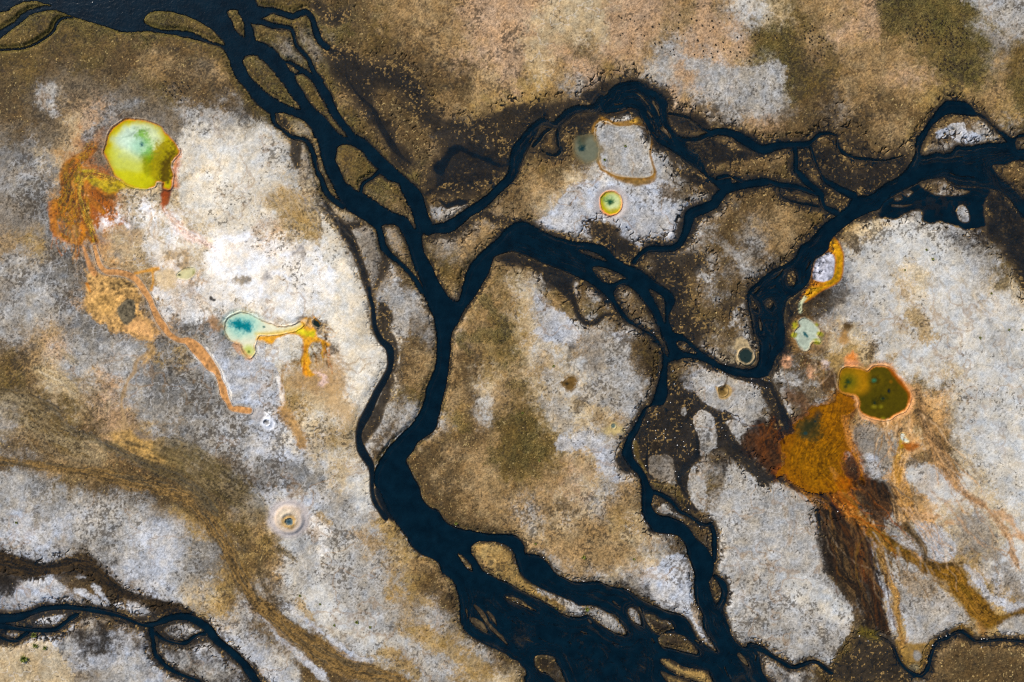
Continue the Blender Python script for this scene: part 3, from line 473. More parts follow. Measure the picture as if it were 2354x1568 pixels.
GROUND = [  # (class, softness, edge noise, opacity, kind, shape)
('g', 2, 1, .95, 'p', "20: 770 1170 820 1120 880 1125 950 1165 1050 1175 1150 1160 1250 1190 1270 1290 1250 1400 1270 1500 1290 1568 21: 1280 40 1200 60 1050 55 950 40 880 0 20: 830 1540 795 1420 800 1340 765 1260"),
('g', 1, .6, 1, 'p', "20: 880 1080 960 1050 1060 1030 1090 980 1150 1010 1165 1060 1080 1100 960 1125 900 1110"),
('h', 2, 1.5, .9, 'p', "21: 560 120 700 90 900 100 1150 150 1330 80 1450 150 1500 280 1640 290 1850 255 1800 310 1640 350 1600 430 1560 600 1480 680 1280 690 1170 730 1080 650 980 600 1000 540 880 480 740 480 740 600 620 590 480 560 330 570 200 500 300 420 420 300 480 200"),
('b', 3, 2, .8, 'p', "21: 740 480 900 500 1000 560 990 610 1100 680 1160 740 1100 850 960 780 860 700 760 640 740 560"),
('b', 4, 2, .8, 's', "21: 1400 200 110 1480 230 100 1640 200 130"),
('g', 2, 1.5, .85, 'p', "22: 1650 340 1760 310 1900 290 1960 330 1960 400 2020 410 2080 360 2200 400 2260 480 2340 600 2260 650 2240 720 2270 800 2180 770 2110 700 2000 650 1880 630 1760 560 1680 450"),
('g', 1.5, 1, .95, 'p', "22: 1690 680 1750 640 1830 680 1870 760 1890 950 1850 1000 1780 1050 1740 1040 1720 900 1670 760"),
('g', 1.5, 1, .9, 'p', "22: 1970 750 2030 720 2100 760 2160 830 2110 880 2110 960 2040 890 2000 800"),
('g', 1, .6, .9, 'p', "22: 1560 620 1600 610 1600 680 1560 680"),
('m', 2, 2, .8, 'p', "22: 1260 1090 1350 1050 1430 1050 1490 1120 1490 1280 1400 1290 1280 1230"),
('o', 1.5, 1, .9, 'p', "22: 1120 920 1160 940 1180 1080 1230 1180 1240 1240 1180 1150 1130 1060"),
('o', 2, 1, .9, 'p', "22: 1270 1290 1400 1290 1520 1350 1600 1460 1670 1568 1560 1560 1460 1470 1330 1400"),
('g', 2, 1.5, .95, 'p', "22: 1640 1200 1680 1140 1700 1220 1760 1280 1780 1400 1760 1568 1690 1540 1620 1400"),
('g', 2, 1.5, .95, 'p', "22: 1950 1250 1990 1140 2150 1170 2260 1220 2240 1290 2354 1380 32: 60 1330 170 1300 300 1380 400 1480 460 1568 33: 460 60 430 250 470 400 520 560 640 700 760 850 790 1000 700 1180 620 1290 600 1420 560 1430 480 1370 380 1330 270 1350 150 1310 0 1280 23: 2200 1230 2060 1180 2000 1030 1970 900 1995 800 1985 700 1900 590 1900 300 1850 60 1800 0 22: 1800 1568 1900 1480"),
('w', 2, 1.5, .8, 'p', "33: 100 600 300 560 500 680 640 800 760 900 780 1000 640 1050 400 900 200 800"),
('b', 2, 1, .85, 'p', "23: 1575 50 1640 60 1720 120 1740 180 1700 220 1640 150"),
('g', 1, 1, .95, 'p', "22: 1330 1560 1400 1500 1480 1520 1540 1568 23: 1590 70 1500 60 1370 20"),
('y', 3, 2, .8, 's', "13: 2010 300 80 2180 420 200 2354 560 220 23: 60 640 120 200 730 90 330 820 90 480 870 60"),
('g', 1.5, 1, .9, 's', "23: 250 720 60 450 810 70 600 900 100 760 920 90 900 1020 120 1000 1100 60"),
('y', 1, 1, .9, 'p', "23: 1370 1370 1440 1370 1560 1430 1700 1460 1800 1480 1850 1568 1700 1568 1560 1520 1420 1440"),
('h', 1.5, 1, .95, 'p', "23: 1240 540 1350 500 1420 400 1560 380 1650 500 1680 700 1680 850 1740 950 1760 1060 1830 1190 1760 1200 1690 1100 1640 1000 1540 940 1420 900 1330 850"),
('t', 3, 2, .7, 'p', "23: 1640 850 1700 880 1750 1000 1740 1080 1690 1000"),
('W', 10, 7, .66, 'p', "01: 900 520 1050 420 1250 380 1320 300 1450 350 1450 480 1550 600 1680 640 1700 760 1760 900 1800 1050 1900 900 2000 700 2200 640 2354 620 11: 0 640 300 640 450 640 640 740 740 900 760 1100 640 1200 640 1330 450 1330 250 1420 60 1370 01: 2354 1330 2250 1290 2100 1330 1980 1340 1830 1400 1700 1380 1500 1300 1400 1150 1440 1000 1400 900 1250 700 1330 540 1200 440 1000 560"),
('c', 4, 3, .75, 'p', "01: 1050 560 1250 540 1330 640 1300 720 1350 840 1200 840 1080 800 1040 680"),
('x', 2, 1, .85, 'p', "01: 1700 100 1900 0 2354 0 2354 500 2100 540 1950 480 1750 460 1640 260"),
('x', 2, 1.5, .9, 'p', "11: 600 400 660 480 720 560 820 760 880 930 980 1040 1030 1150 1000 1260 1040 1380 1080 1500 1140 1568 12: 1200 100 1200 240 1130 400 1060 510 860 480 820 300 720 100 650 -100 11: 700 1250 760 1000 700 800 620 640"),
('y', 5, 3, .75, 'p', "11: 150 200 300 150 500 280 560 400 560 500 400 480 280 460 150 380"),
('h', 1.5, 1.5, .95, 'p', "02: 1800 80 1900 60 2050 160 2354 180 12: 0 150 130 200 210 270 220 400 250 500 260 600 150 660 80 690 50 780 0 800 02: 2354 640 2200 560 2130 600 2080 480 2040 400 2000 260 1880 200"),
('W', 1, .8, .9, 's', "02: 1780 130 20 1900 230 30 2000 330 28 2020 420 24 2040 520 20"),
('W', 1, .8, .9, 's', "02: 1900 60 20 2010 240 24 2060 370 30 2110 480 36 2110 560 20"),
('W', 1, 1, .9, 's', "12: 200 340 40 230 420 40 245 520 40 250 600 30 170 660 30 100 680 50 130 760 90"),
('d', 4, 2, .8, 'p', "12: 0 1050 150 1080 300 1100 500 1180 640 1230 640 1350 450 1380 250 1360 100 1380 0 1330"),
('k', 3, 2, .85, 'p', "33: 480 0 620 0 700 60 860 180 900 350 950 600 1020 700 1070 850 1060 960 1110 1080 1160 1180 1000 1130 900 1040 880 850 800 720 660 650 560 600 500 500 490 340 460 200"),
('k', 3, 2, .8, 'p', "32: 760 1330 900 1300 1020 1300 1110 1380 1140 1480 1060 1568 33: 900 -20 780 -20 32: 820 1480"),
('k', 2.5, 2, .85, 'p', "32: 680 1130 720 1040 800 1060 860 1150 870 1280 780 1290 700 1240"),
('k', 3, 2, .8, 'p', "32: 0 720 60 660 130 800 150 880 110 960 130 1060 150 1130 80 1220 0 1220 22: 2250 1050 2120 900 2180 800 2300 700"),
('m', 2, 2, .8, 'p', "32: 780 830 900 780 1060 860 1170 960 1160 1060 1100 1140 1040 1180 1020 1260 960 1260 880 1120 800 980"),
('h', 2, 1.5, .8, 'p', "32: 880 1060 1000 1060 1030 1160 1010 1250 950 1240"),
('g', 2, 1.5, .85, 's', "32: 90 320 90 200 360 110 280 390 60"),
('g', 2, 1.5, .85, 's', "32: 140 450 60 170 560 60 200 660 50"),
('b', 4, 3, .8, 's', "32: 330 200 110 450 300 170 560 400 150 330 520 140"),
('y', 3, 2, .8, 'p', "32: 540 160 640 80 800 20 850 130 830 200 700 210 650 300 560 260"),
('b', 3, 2, .8, 's', "32: 960 40 80 940 130 60"),
('P', 4, 2, .8, 'p', "32: 880 700 1000 740 1180 700 1280 640 1330 560 1400 600 1340 760 1380 870 1500 900 1420 980 1480 1060 1300 1090 1240 1040 1200 960 1180 900 1060 800"),
('b', 4, 3, .75, 's', "32: 1360 500 60 1380 620 70 1430 740 90 1470 860 90 1520 940 110 1560 1030 120 1400 1080 140 1290 1120 70"),
('b', 4, 3, .7, 's', "32: 1560 1040 130 1620 1130 120 1680 1210 90 1710 1300 70"),
('P', 4, 3, .75, 'p', "32: 1100 1200 1220 1180 1240 1280 1210 1400 1300 1480 1450 1520 1480 1568 33: 1400 30 1560 50 1500 120 1340 60 1240 120 1170 60 32: 1150 1500 1160 1380 1090 1300"),
('w', 3, 2, .8, 'p', "32: 1290 1180 1480 1120 1600 1180 1680 1330 1760 1420 1600 1480 1420 1420 1300 1300"),
('y', 1.5, 1, .85, 's', "33: 1000 350 50 1050 500 60 1110 650 56 1170 760 56 1180 900 56 1210 1020 56 1230 1150 66"),
('h', 1.5, 1.2, .9, 's', "33: 940 340 50 980 480 50 1010 640 60 1090 740 60 1100 850 40 1120 960 60 1160 1080 60"),
('h', 2, 1.5, .85, 's', "33: 1230 860 50 1270 960 80 1300 1080 80 1300 1170 50"),
('g', 3, 2, .8, 'p', "33: 1060 360 1200 390 1300 460 1420 520 1540 640 1660 760 1760 840 1830 920 1820 1050 1600 1090 1500 1180 1330 1200 1270 1060 1210 840 1190 720 1120 560"),
('t', 4, 3, .6, 'p', "33: 1200 560 1400 560 1560 700 1500 800 1300 760"),
('h', 2, 2, .85, 'p', "33: 1160 210 1250 220 1350 320 1300 360 1200 290"),
('h', 2, 2, .85, 'p', "33: 1350 100 1500 120 1650 200 1730 340 1660 450 1520 480 1460 440 1450 330 1380 220"),
('h', 3, 2, .8, 'p', "33: 1800 480 1950 600 2050 760 2200 820 2354 840 2354 900 2250 930 2150 900 2000 790 1880 640"),
('g', 2, 1.5, .9, 'p', "33: 2100 1010 2200 970 2354 950 2500 1100 2330 1140 2200 1150 2110 1090"),
('m', 5, 3, .7, 'p', "33: 1900 0 2000 40 2080 200 2200 500 2354 700 2354 820 2200 700 2080 500 1900 300 1700 100"),
('o', 3, 2, .8, 'p', "33: 820 1080 1000 1110 1150 1230 1240 1430 1340 1568 1000 1568 800 1500 650 1430 660 1300 800 1200"),
('b', 2, 2, .9, 'p', "33: 1550 1230 1720 1180 1800 1140 1900 1210 2354 1230 2600 1300 2600 1900 1400 1900 1480 1500"),
('c', 3, 3, .8, 'p', "03: 0 1220 200 1230 480 1200 600 1400 700 1568 500 1900 -300 1900 -300 1200"),
('b', 3, 2, .85, 's', "02: -60 1100 70 300 1130 60 600 1170 80 900 1210 110 1200 1270 150 1500 1350 150 1750 1450 130 1860 1568 110 03: 2000 200 110 2100 380 110 2180 550 110 2280 720 120 13: 0 830 130 150 960 150 300 1090 170 480 1200 190 620 1290 200 760 1380 200 900 1440 170 1100 1490 130 1300 1540 100 1500 1640 80"),
('k', 4, 1, .45, 's', "02: 1500 1420 60 1700 1500 70 03: 1900 100 70 2000 270 50 2090 450 50 2150 600 60 13: 60 900 60 250 1050 70 420 1180 60 600 1270 50"),
('h', 2, 1.5, .85, 's', "13: -60 860 40 60 980 50 180 1090 70 300 1220 70 420 1340 80 560 1470 90 660 1560 60"),
('h', 2, 1.5, .85, 's', "13: 270 860 60 400 960 60 520 1040 40 620 1120 40 740 1230 70 880 1330 60 1050 1370 40"),
('b', 4, 2, .7, 's', "02: 0 460 40 200 500 50 350 550 60 500 620 70 560 700 60 620 790 70 800 870 80 950 940 90 1100 1010 90 1250 1090 100 1400 1150 120 1600 1220 120 1750 1300 130 1900 1420 120 2000 1568 120"),
('d', 4, 1, .8, 's', "02: 350 550 40 500 620 50 560 700 36 630 800 40 800 870 50 1000 960 60 1150 1040 60 1300 1110 50"),
('k', 3, 3, .8, 'p', "03: -300 380 0 385 100 415 250 440 350 495 480 485 600 435 750 415 850 455 950 545 1050 625 1130 695 1200 755 1400 795 1550 855 1700 895 1850 965 1700 950 1500 960 1400 1000 1390 960 1300 880 1200 815 1150 815 1100 850 1050 835 1000 870 950 780 850 730 700 710 620 690 480 600 380 600 250 630 150 660 130 780 0 740 -300 740"),
('b', 4, 3, .6, 's', "03: 650 650 140 800 680 140 950 700 120 1080 780 100 1350 850 120 1550 920 100"),
('h', 1.5, 1, .9, 'p', "03: 130 760 180 680 300 630 440 600 540 660 620 720 480 800 380 870 260 850 160 820"),
('h', 1.5, 1, .9, 'p', "03: 680 720 760 720 880 770 980 850 980 880 860 860 780 800"),
('h', 1.5, 1, .9, 'p', "03: 850 690 900 670 1000 820 980 840"),
('h', 1.5, 1, .9, 'p', "03: 1160 810 1220 810 1330 880 1390 950 1270 980 1190 930"),
('h', 1.5, 1, .9, 'p', "03: 1050 860 1110 830 1140 880 1120 905"),
('h', 2, 1, .8, 'p', "03: 710 570 770 560 800 610 740 625"),
('v', 5, 2, .62, 'p', "30: 100 230 200 230 330 420 330 520 280 600 340 700 250 760 180 640 120 560 90 420"),
('o', 6, 2, .7, 'p', "30: 480 400 560 390 640 520 660 640 560 760 400 820 350 700 460 600"),
('v', 5, 2, .62, 'p', "30: 980 0 1200 0 1330 80 1340 220 1240 300 1100 290 1020 200"),
('v', 6, 2, .62, 'p', "30: 1340 120 1560 60 1580 200 1700 260 1660 330 1480 300"),
('v', 5, 2, .62, 'p', "30: 1400 0 1700 0 1900 80 2020 160 2180 300 2140 330 2000 230 1780 160 1560 60"),
('v', 6, 2, .62, 'p', "30: 1440 480 1640 440 1860 480 1970 600 1940 700 1780 740 1600 720 1480 620 1380 400"),
('v', 7, 3, .62, 'p', "30: 2200 760 2354 700 2700 700 2700 900 2354 920 2260 870"),
('g', 5, 2, .8, 's', "30: 1820 10 60 2000 20 150 2100 120 150 2220 220 120"),
('p', 5, 2, .7, 's', "30: 900 0 120 930 120 120 950 220 110 960 320 100"),
('g', 3, 2, .85, 'p', "30: -20 580 80 560 160 640 150 740 60 850 -20 860 20: 2200 850 2060 820 1900 740 1750 650 1600 640 1600 540 1800 570 2050 620 2200 600"),
('v', 2, 1.5, .8, 'p', "00: 560 180 700 165 870 220 1010 260 940 280 780 240 640 220"),
('o', 3, 1.5, .7, 's', "00: 1900 440 90 2060 560 90 2130 720 90 2250 860 80 2354 990 90"),
('d', 3, 2, .85, 'p', "00: 940 1050 1000 980 1150 930 1300 910 1350 930 1250 980 1100 1040 1020 1100 1000 1180 960 1240 900 1190 860 1300 800 1340 740 1260 840 1180 920 1120"),
('g', 3, 2, .8, 'p', "00: 340 960 400 820 480 770 540 800 520 940 560 1060 450 1070 370 1030"),
('g', 3, 2, .8, 'p', "00: 1660 1060 1750 1000 1880 990 1990 1040 1980 1070 1900 1060 1800 1080"),
('g', 1, .5, .95, 'p', "10: 1000 1040 1030 1015 1060 1060 1045 1080"),
('g', 3, 2, .8, 'p', "10: 1620 1250 1720 1200 1790 1240 1780 1270 1680 1275"), 
('g', 4, 3, .7, 'p', "10: 2020 1220 2080 1240 2170 1340 2120 1390 2050 1320"),
('h', 1.2, 1, .95, 'p', "30: 1545 1220 1620 1170 1700 1130 1800 1130 1830 1200 1960 1250 1960 1300 1900 1330 1760 1310 1680 1260 1600 1270 1570 1285"),
('b', 3, 2, .8, 's', "31: 720 500 70 660 580 90 780 650 120 820 720 90"),
('k', 3, 2, .55, 'p', "31: 340 1180 450 1120 620 1060 760 1100 700 1200 520 1300 440 1380 360 1330"),
('y', 4, 3, .7, 's', "31: 1340 1340 140 1420 1430 140 1480 1540 120"),
('c', 6, 3, .6, 's', "31: 1300 900 160 1380 1010 200 1300 1150 200"),
('o', 3, 2, .75, 'p', "31: 2100 1040 2180 970 2210 1060 2180 1110 2110 1090"),
('o', 4, 2, .85, 'p', "31: 2080 640 2200 700 2240 820 2300 1000 2354 1100 2700 1300 2700 300 2354 420 2200 500"),
('k', 4, 2, .6, 'p', "31: 2000 180 2160 220 2280 330 2354 450 2354 560 2200 560 2020 520"),
('g', 4, 2, .8, 'p', "11: 1200 860 1250 880 1310 980 1330 1100 1420 1250 1430 1400 1380 1568 1260 1480 1180 1330 1110 1230 1130 1120 1220 1080 1240 960"),
('g', 3, 2, .8, 'p', "12: 1240 560 1290 600 1180 760 1120 880 1060 980 1060 1060 1000 960 1060 850 1150 700"),
('g', 3, 2, .7, 'p', "11: 1620 350 1900 300 1920 370 1760 470 1680 480"),
('m', 4, 2, .6, 'p', "11: 920 650 1020 600 1100 760 1100 950 1050 1050 1010 900 930 760"),
('h', 2.5, 2, .9, 'p', "21: 280 1180 350 1260 480 1310 580 1400 640 1510 600 1568 22: 560 60 500 20 21: 300 1568 200 1480 300 1380 230 1250 200 1120"),
('g', 2, 1.5, .85, 'p', "21: 540 1020 600 1000 620 1140 600 1180 550 1080"),
('g', 2, 1.5, .7, 'p', "21: 690 1090 740 1090 810 1170 760 1190 700 1130"),
('g', 2, 1.5, .85, 'p', "21: 1690 900 1750 880 1760 920 1700 940"),
('g', 2, 1.5, .85, 'p', "21: 1710 970 1770 940 1830 1010 1780 1030"),
('g', 4, 3, .6, 's', "21: 1850 620 60 1950 700 60 2080 820 80 2180 940 100 2280 960 50"),
('g', 3, 3, .8, 's', "21: 2130 1220 40 2060 1330 50 2020 1420 60 2000 1440 40"),
('h', 3, 2, .8, 'p', "21: 930 1540 960 1500 1060 1490 1080 1540 1000 1568"),
('g', 3, 2, .75, 'p', "22: 830 20 1060 40 1040 200 900 180"),
('g', 3, 2, .75, 'p', "22: 560 420 700 400 900 250 1040 270 1080 420 1050 560 960 620 760 590 600 520"),
('h', 4, 3, .75, 's', "22: 480 960 140 640 900 160 860 1020 140 880 1160 150 960 1250 60"),
('g', 5, 3, .6, 's', "22: 300 560 140 420 680 140 520 800 130 330 330 150"),
('b', 4, 3, .6, 's', "22: 600 600 70 640 560 60"),
('t', 5, 3, .7, 's', "13: 870 200 80 1000 230 90 1120 330 90"),
('y', 4, 2, .7, 's', "13: 580 40 60 680 110 60"),
('y', 4, 2, .7, 's', "13: 1520 810 80 1600 860 60"),
('y', 5, 3, .7, 's', "13: 1450 1100 160 1700 1220 140 1900 1360 140 2100 1440 160"),
('y', 5, 3, .8, 's', "13: 1180 1290 80 1260 1340 90 1450 1480 120"),
('y', 4, 3, .7, 's', "13: 400 830 50 460 920 60 520 1000 50"),
('t', 4, 3, .7, 's', "13: 1450 520 120 1600 500 120 1740 640 70 1800 700 60"),
('W', 6, 3, .7, 's', "13: 480 60 40 540 140 130 620 200 120 590 320 100"),
('o', 3, 2, .7, 's', "13: 340 440 80 100 250 60"),
('b', 3, 1, .55, 's', "13: 100 440 16 50 480 24 40 580 26 80 700 30 150 780 30 130 540 16 140 480 12"),
('v', 3, 3, .65, 's', "11: 2080 1180 110 2200 1320 120 2260 1500 160 1880 1540 80"),
('v', 3, 3, .65, 's', "12: 1880 30 80 1960 100 60"), ('v', 4, 3, .55, 's', "12: 1850 730 140 1900 800 100"),
('v', 4, 3, .6, 's', "12: 2180 1000 120 2260 1060 100 2150 1100 60"), ('v', 4, 3, .6, 's', "22: 60 700 120 220 800 110 100 950 160 260 1010 110 170 1060 120"),
('v', 4, 3, .5, 's', "22: 10 400 120 120 380 60"), ('b', 5, 3, .7, 's', "22: 460 1530 130 560 1550 80"),
]
for cl, so, ne, op, kind, s in GROUND:
    F = poly(s) if kind == 'p' else stroke(s)
    a = op * ss(so * .7, -so * .7, F.d + (ne + .35 * so) * N_EDGE[F.sl] * .55 + so * 2.6 * N_ST[F.sl])
    W = Wt[(slice(None),) + F.sl]
    W *= (1 - a)
    W[names.index(cl)] += a

def lin(c):
    c = np.asarray(c, dtype=f32) / 255.
    return np.where(c <= .04045, c / 12.92, ((c + .055) / 1.055) ** 2.4).astype(f32)
tone = np.clip(.5 + 1.7 * fbm(18, 61, 6, .75), -.3, 1.3)[..., None].astype(f32)
C = np.zeros(SHAPE + (3,), f32)
dark = np.zeros(SHAPE, f32); bright = np.zeros(SHAPE, f32); grain = np.zeros(SHAPE, f32); white = np.zeros(SHAPE, f32)
for i, n in enumerate(names):
    c1, c2, dk, br, gr = CL[n]
    w = Wt[i]
    C += w[..., None] * (lin(c2) + (lin(c1) - lin(c2)) * tone)
    dark += w * dk; bright += w * br; grain += w * gr
    if n in 'Wwxghcd': white += w
    if n == 'v': green = w.copy()
    if n == 'W': purew = w.copy()
del Wt
GRD = N_BIG + fbm(14, 71, 3) * .9
g1 = vn(.95, 72) - .5; g2 = vn(1.7, 73) - .5; g3 = fbm(5, 74, 3)
C *= np.clip(1 + grain * (g1 * .72 + g2 * .40 + g3 * .5), .25, 2.3)[..., None]
sp = vn(2.0, 75) * .62 + vn(1.05, 76) * .38
dk = ss(.0, .10, sp - (.80 - .40 * dark - .62 * GRD)) * (dark > .02)
C += (.62 * dk)[..., None] * (lin((66, 56, 44)) - C)
sp2 = vn(1.5, 78) * .6 + vn(.9, 79) * .4
bk = ss(0, .10, sp2 - (.86 - .30 * bright + .14 * GRD)) * np.clip(bright * 4, 0, 1)
C += bk[..., None] * .75 * (lin((206, 178, 122)) - C) * np.clip(1 - white, 0, 1)[..., None]
hue = fbm(7, 80, 3)[..., None]
C *= 1 + hue * np.array([.20, .02, -.26], f32)
C *= np.exp(.55 * fbm(30, 83, 6, .75))[..., None]
# crust veins: rusty seams over pale sinter, dark cracks over grey flats
rg = 1 - np.abs(2 * (fbm(30, 85, 4, .55) * 1.5 + .5) - 1)
rg2 = 1 - np.abs(2 * (fbm(17, 87, 4, .6) * 1.5 + .5) - 1)
vein = ss(.90, .985, rg) * np.clip(fbm(60, 88, 2) * 4 + .5, 0, 1)
vein2 = ss(.92, .99, rg2) * np.clip(fbm(45, 90, 2) * 4 + .3, 0, 1)
C += (vein * white * .38)[..., None] * (lin((150, 116, 76)) - C)
C *= (1 - .30 * vein2 * np.clip(white + .3, 0, 1))[..., None]
C += (ss(.93, .99, rg2[::-1, ::-1]) * white * .35)[..., None] * (lin((226, 224, 222)) - C)

def paint(F, col, soft=1.5, op=1., noise=.6, tex=.35, stip=None):
    stip = (soft >= 1.9 and tex >= .3) if stip is None else stip
    a = op * ss(soft, -soft, F.d + noise * N_EDGE[F.sl] * .6 + (soft * 1.9 * stip * N_ST[F.sl] if stip else 0))
    c = lin(col)[None, None, :] * np.clip(1 + tex * (1.7 * N_FINE[F.sl] + 1.1 * N_MID[F.sl] + .7 * g2[F.sl]), .3, 1.7)[..., None]
    C[F.sl] += a[..., None] * (c - C[F.sl])
def flow(s, cols, soft=2.5, op=.9, lat=1.6, along=22., noise=1.5, seed=120, gap=0.):
    # a current-aligned stain: threads of the given tones run along the path
    F, Sx, Lx = path_st(s)
    xx = (Lx + 1.6 * N_MID[F.sl] * 3) / lat + 40; yy = Sx / along + 9
    n = (fbm(1., seed, 3, .6, xx, yy) * 1.35 + .5 + .5 * N_ST[F.sl] * .35)
    n2 = fbm(1., seed + 9, 3, .6, xx * 1.3, yy * 1.2) + .5
    a = op * ss(soft, -soft, F.d + noise * N_EDGE[F.sl] * .5 + soft * 1.5 * N_ST[F.sl] + (n2 - .5) * soft * 3.)
    if gap: a = a * ss(gap - .06, gap + .06, n2 + .12 * N_ST[F.sl])
    t = np.clip(n, 0, .999) * (len(cols) - 1); i = t.astype(int); f = (t - i)[..., None]
    pal = np.array([lin(c) for c in cols] + [lin(cols[-1])], f32)
    c = (pal[i] * (1 - f) + pal[i + 1] * f) * np.clip(1 + .6 * g2[F.sl] + .8 * g1[F.sl] + .8 * N_FINE[F.sl] - .5 * dk[F.sl], .25, 1.9)[..., None]
    C[F.sl] += a[..., None] * (c - C[F.sl])
def P(s, col, *a, **k): paint(poly(s), col, *a, **k)
def S(s, col, *a, **k): paint(stroke(s), col, *a, **k)
def B(s, col, *a, **k): paint(blob(s), col, *a, **k)

# wet ground, bank fringe and salt rims
near = np.where(wet < .02, np.clip(sd, 0, BIG), 0)
fr = ss(4.5, .3, sd + 2.2 * N_MID) * (sd > -.5) * np.clip(1.15 - white, 0, 1) * np.clip(1.2 - XX / 900, .35, 1)
C += (fr * .62)[..., None] * (lin((104, 92, 34)) * (1 + .9 * g2 + .5 * g1)[..., None] - C)
damp = ss(5.5, 0, sd + 3 * N_MID) * np.clip(white, 0, 1) * (sd > 0)
C *= (1 - .25 * damp)[..., None]
salt = ss(1.7, .7, np.abs(sd - 1.0) + .9) * ss(.50, .62, vn(1.6, 91) + .5 * N_BIG) * ss(.15, .6, white + .3 * ss(330, 480, YY)) * ss(150, 350, YY)
C += (salt * .75)[..., None] * (lin((228, 226, 226)) - C)
mud = lin((80, 66, 48)) * (1 + 1.1 * N_MID + .6 * g2)[..., None]
C += (ss(.0, .34, wet) * .92)[..., None] * (mud - C)
C += (TUFT * .7 * ss(0, .2, wet) * (sd > -.2))[..., None] * (lin((158, 128, 80)) * (1 + 1.4 * g1 + .8 * N_MID)[..., None] - C)

# ------------------------------------------------------------------ hot springs: colours of water, mats and crusts
SPR = {}
def spring(key, outline, level=None):
    F = poly(outline) if outline.split()[0][-1] == ':' and len(outline.split()) > 5 else blob(outline)
    F.d = F.d + .26 * N_EDGE[F.sl] + 1.1 * N_ST[F.sl]
    SPR[key] = dict(pool=F, mats=[], vents=[])
    return F
def mat(key, *fs): SPR[key]['mats'] += list(fs)

# --- broad yellow and green spring
BIGS = "00: 1160 1092 1240 1095 1330 1105 1420 1135 1480 1165 1510 1210 1560 1255 1610 1310 1645 1370 1645 1410 1610 1450 1580 1490 1570 1540 01: 1590 30 1585 90 1565 170 1500 160 1500 110 1440 108 1420 150 1340 165 1260 160 1170 130 1110 90 1050 50 1030 0 00: 1000 1500 965 1440 955 1390 980 1330 990 1260 1020 1190 1080 1140"
P("00: 880 1300 860 1370 760 1400 700 1440 600 1480 565 1568 01: 545 60 580 200 540 260 480 280 460 420 470 520 520 600 620 640 700 690 770 690 800 620 850 690 900 680 905 640 850 560 830 480 850 400 830 300 940 390 980 390 930 330 850 260 830 180 920 200 1000 265 1060 240 1100 170 1150 120 1000 60 860 20 760 0 00: 850 1550 780 1520 760 1470 860 1420 900 1340", (180, 110, 6), 1.6, .96, 1.5, .8)
S("01: 660 -60 80 640 100 90 680 220 120 720 320 130 760 430 90", (120, 56, 8), 4, .8, 2, .8)
S("01: 740 160 60 740 280 90 780 380 70 770 480 50", (84, 34, 8), 3, .8, 2, 1.2)
S("01: 720 -20 60 700 60 50 700 150 40", (170, 140, 20), 2, .9, 2, .7)
P("00: 900 1568 760 1560 01: 760 40 800 60 900 70 960 90 1040 75 1120 95 1240 160 1120 165 1060 200 970 200 880 140 800 90 740 120 700 60", (186, 158, 14), 2, .95, 1.5, .6)
S("01: 760 40 46 740 130 40 745 230 20", (92, 66, 10), 1.5, .85, .8, .4)
S("01: 800 130 40 810 220 36 850 290 36 930 370 30", (200, 120, 40), 1.5, .8, 1.2, .6)
S("01: 870 170 20 960 240 30 1040 250 46", (104, 66, 20), 2, .7, 1, .6)
P("01: 535 450 580 460 640 545 715 600 700 625 640 605 560 555", (142, 134, 128), 1.2, .95, 1.5, .5)
for q in ("01: 620 400 16 20", "01: 700 465 20 20", "00: 755 1490 24 24", "01: 675 150 14 30"): B(q, (140, 128, 120), .8, .9)
S("01: 460 300 20 480 480 24 530 600 30 640 660 30 740 680 30", (206, 126, 50), 2, .7, 1.5, .6)
S("00: 700 1300 60 840 1330 50 960 1190 40", (160, 112, 74), 4, .5, 2, .4)
S("01: 1535 60 90 1535 150 88 1530 220 84 1525 290 60", (104, 48, 12), 1.6, .95, .6, .4)
S("01: 1520 270 60 1500 340 40 1530 390 50 1600 470 56 1660 530 60", (178, 122, 74), 2.5, .8, 1.2, .4)
S("01: 1520 230 70 1510 300 46 1505 340 20", (176, 74, 12), 2, .85, .8, .4)
S("01: 1640 520 60 1720 600 80 1850 640 50 1920 690 30", (222, 178, 154), 4, .75, 2.5, .3)
S("00: 1640 1400 50 1620 1500 60 01: 1610 60 40 1620 140 40", (204, 112, 44), 3, .75, 1, .5)
paint(poly(BIGS), (214, 132, 34), 1.2, 1., .5, .3)
F = spring('yellow', BIGS)
E1 = Field(F.sl, F.d + 1.2); paint(E1, (190, 168, 0), 1.0, 1, .4, .15); paint(Field(F.sl, F.d + 4.), (200, 192, 14), 2.5, 1, 1, .12)
B("00: 1270 1310 218 176", (206, 216, 176), 5, .95, 2.2, .22); B("00: 1200 1290 120 110", (204, 224, 206), 6, .8, 2.5, .22)
P("00: 1040 1360 1180 1400 1320 1480 1310 1568 01: 1180 90 1080 20 00: 1020 1480", (200, 208, 110), 6, .7, 1, .1)
P("00: 1320 1460 1420 1340 1500 1300 1560 1300 1600 1390 1580 1470 1540 1568 01: 1440 100 1340 150 1300 60 00: 1330 1568", (164, 146, 0), 4, .95, 2, .3)
P("01: 1040 0 1180 0 1330 30 1420 90 1340 160 1250 155 1140 100", (202, 196, 20), 3, .9, 1, .12)
P("00: 1560 1280 1630 1350 1635 1400 1590 1460 1565 1540 01: 1580 80 1480 100 1470 0 00: 1500 1500 1560 1420 1580 1340", (98, 76, 4), 3, .92, 2, .35)
P("00: 1300 1200 1360 1230 1390 1300 1410 1380 1380 1460 1330 1470 1310 1400 1340 1340 1300 1280 1250 1240", (112, 168, 14), 4, .85, 2, .3)
P("00: 1300 1440 1360 1430 1380 1568 01: 1370 60 1330 40 00: 1320 1568", (160, 168, 20), 4, .6, .8, .15)
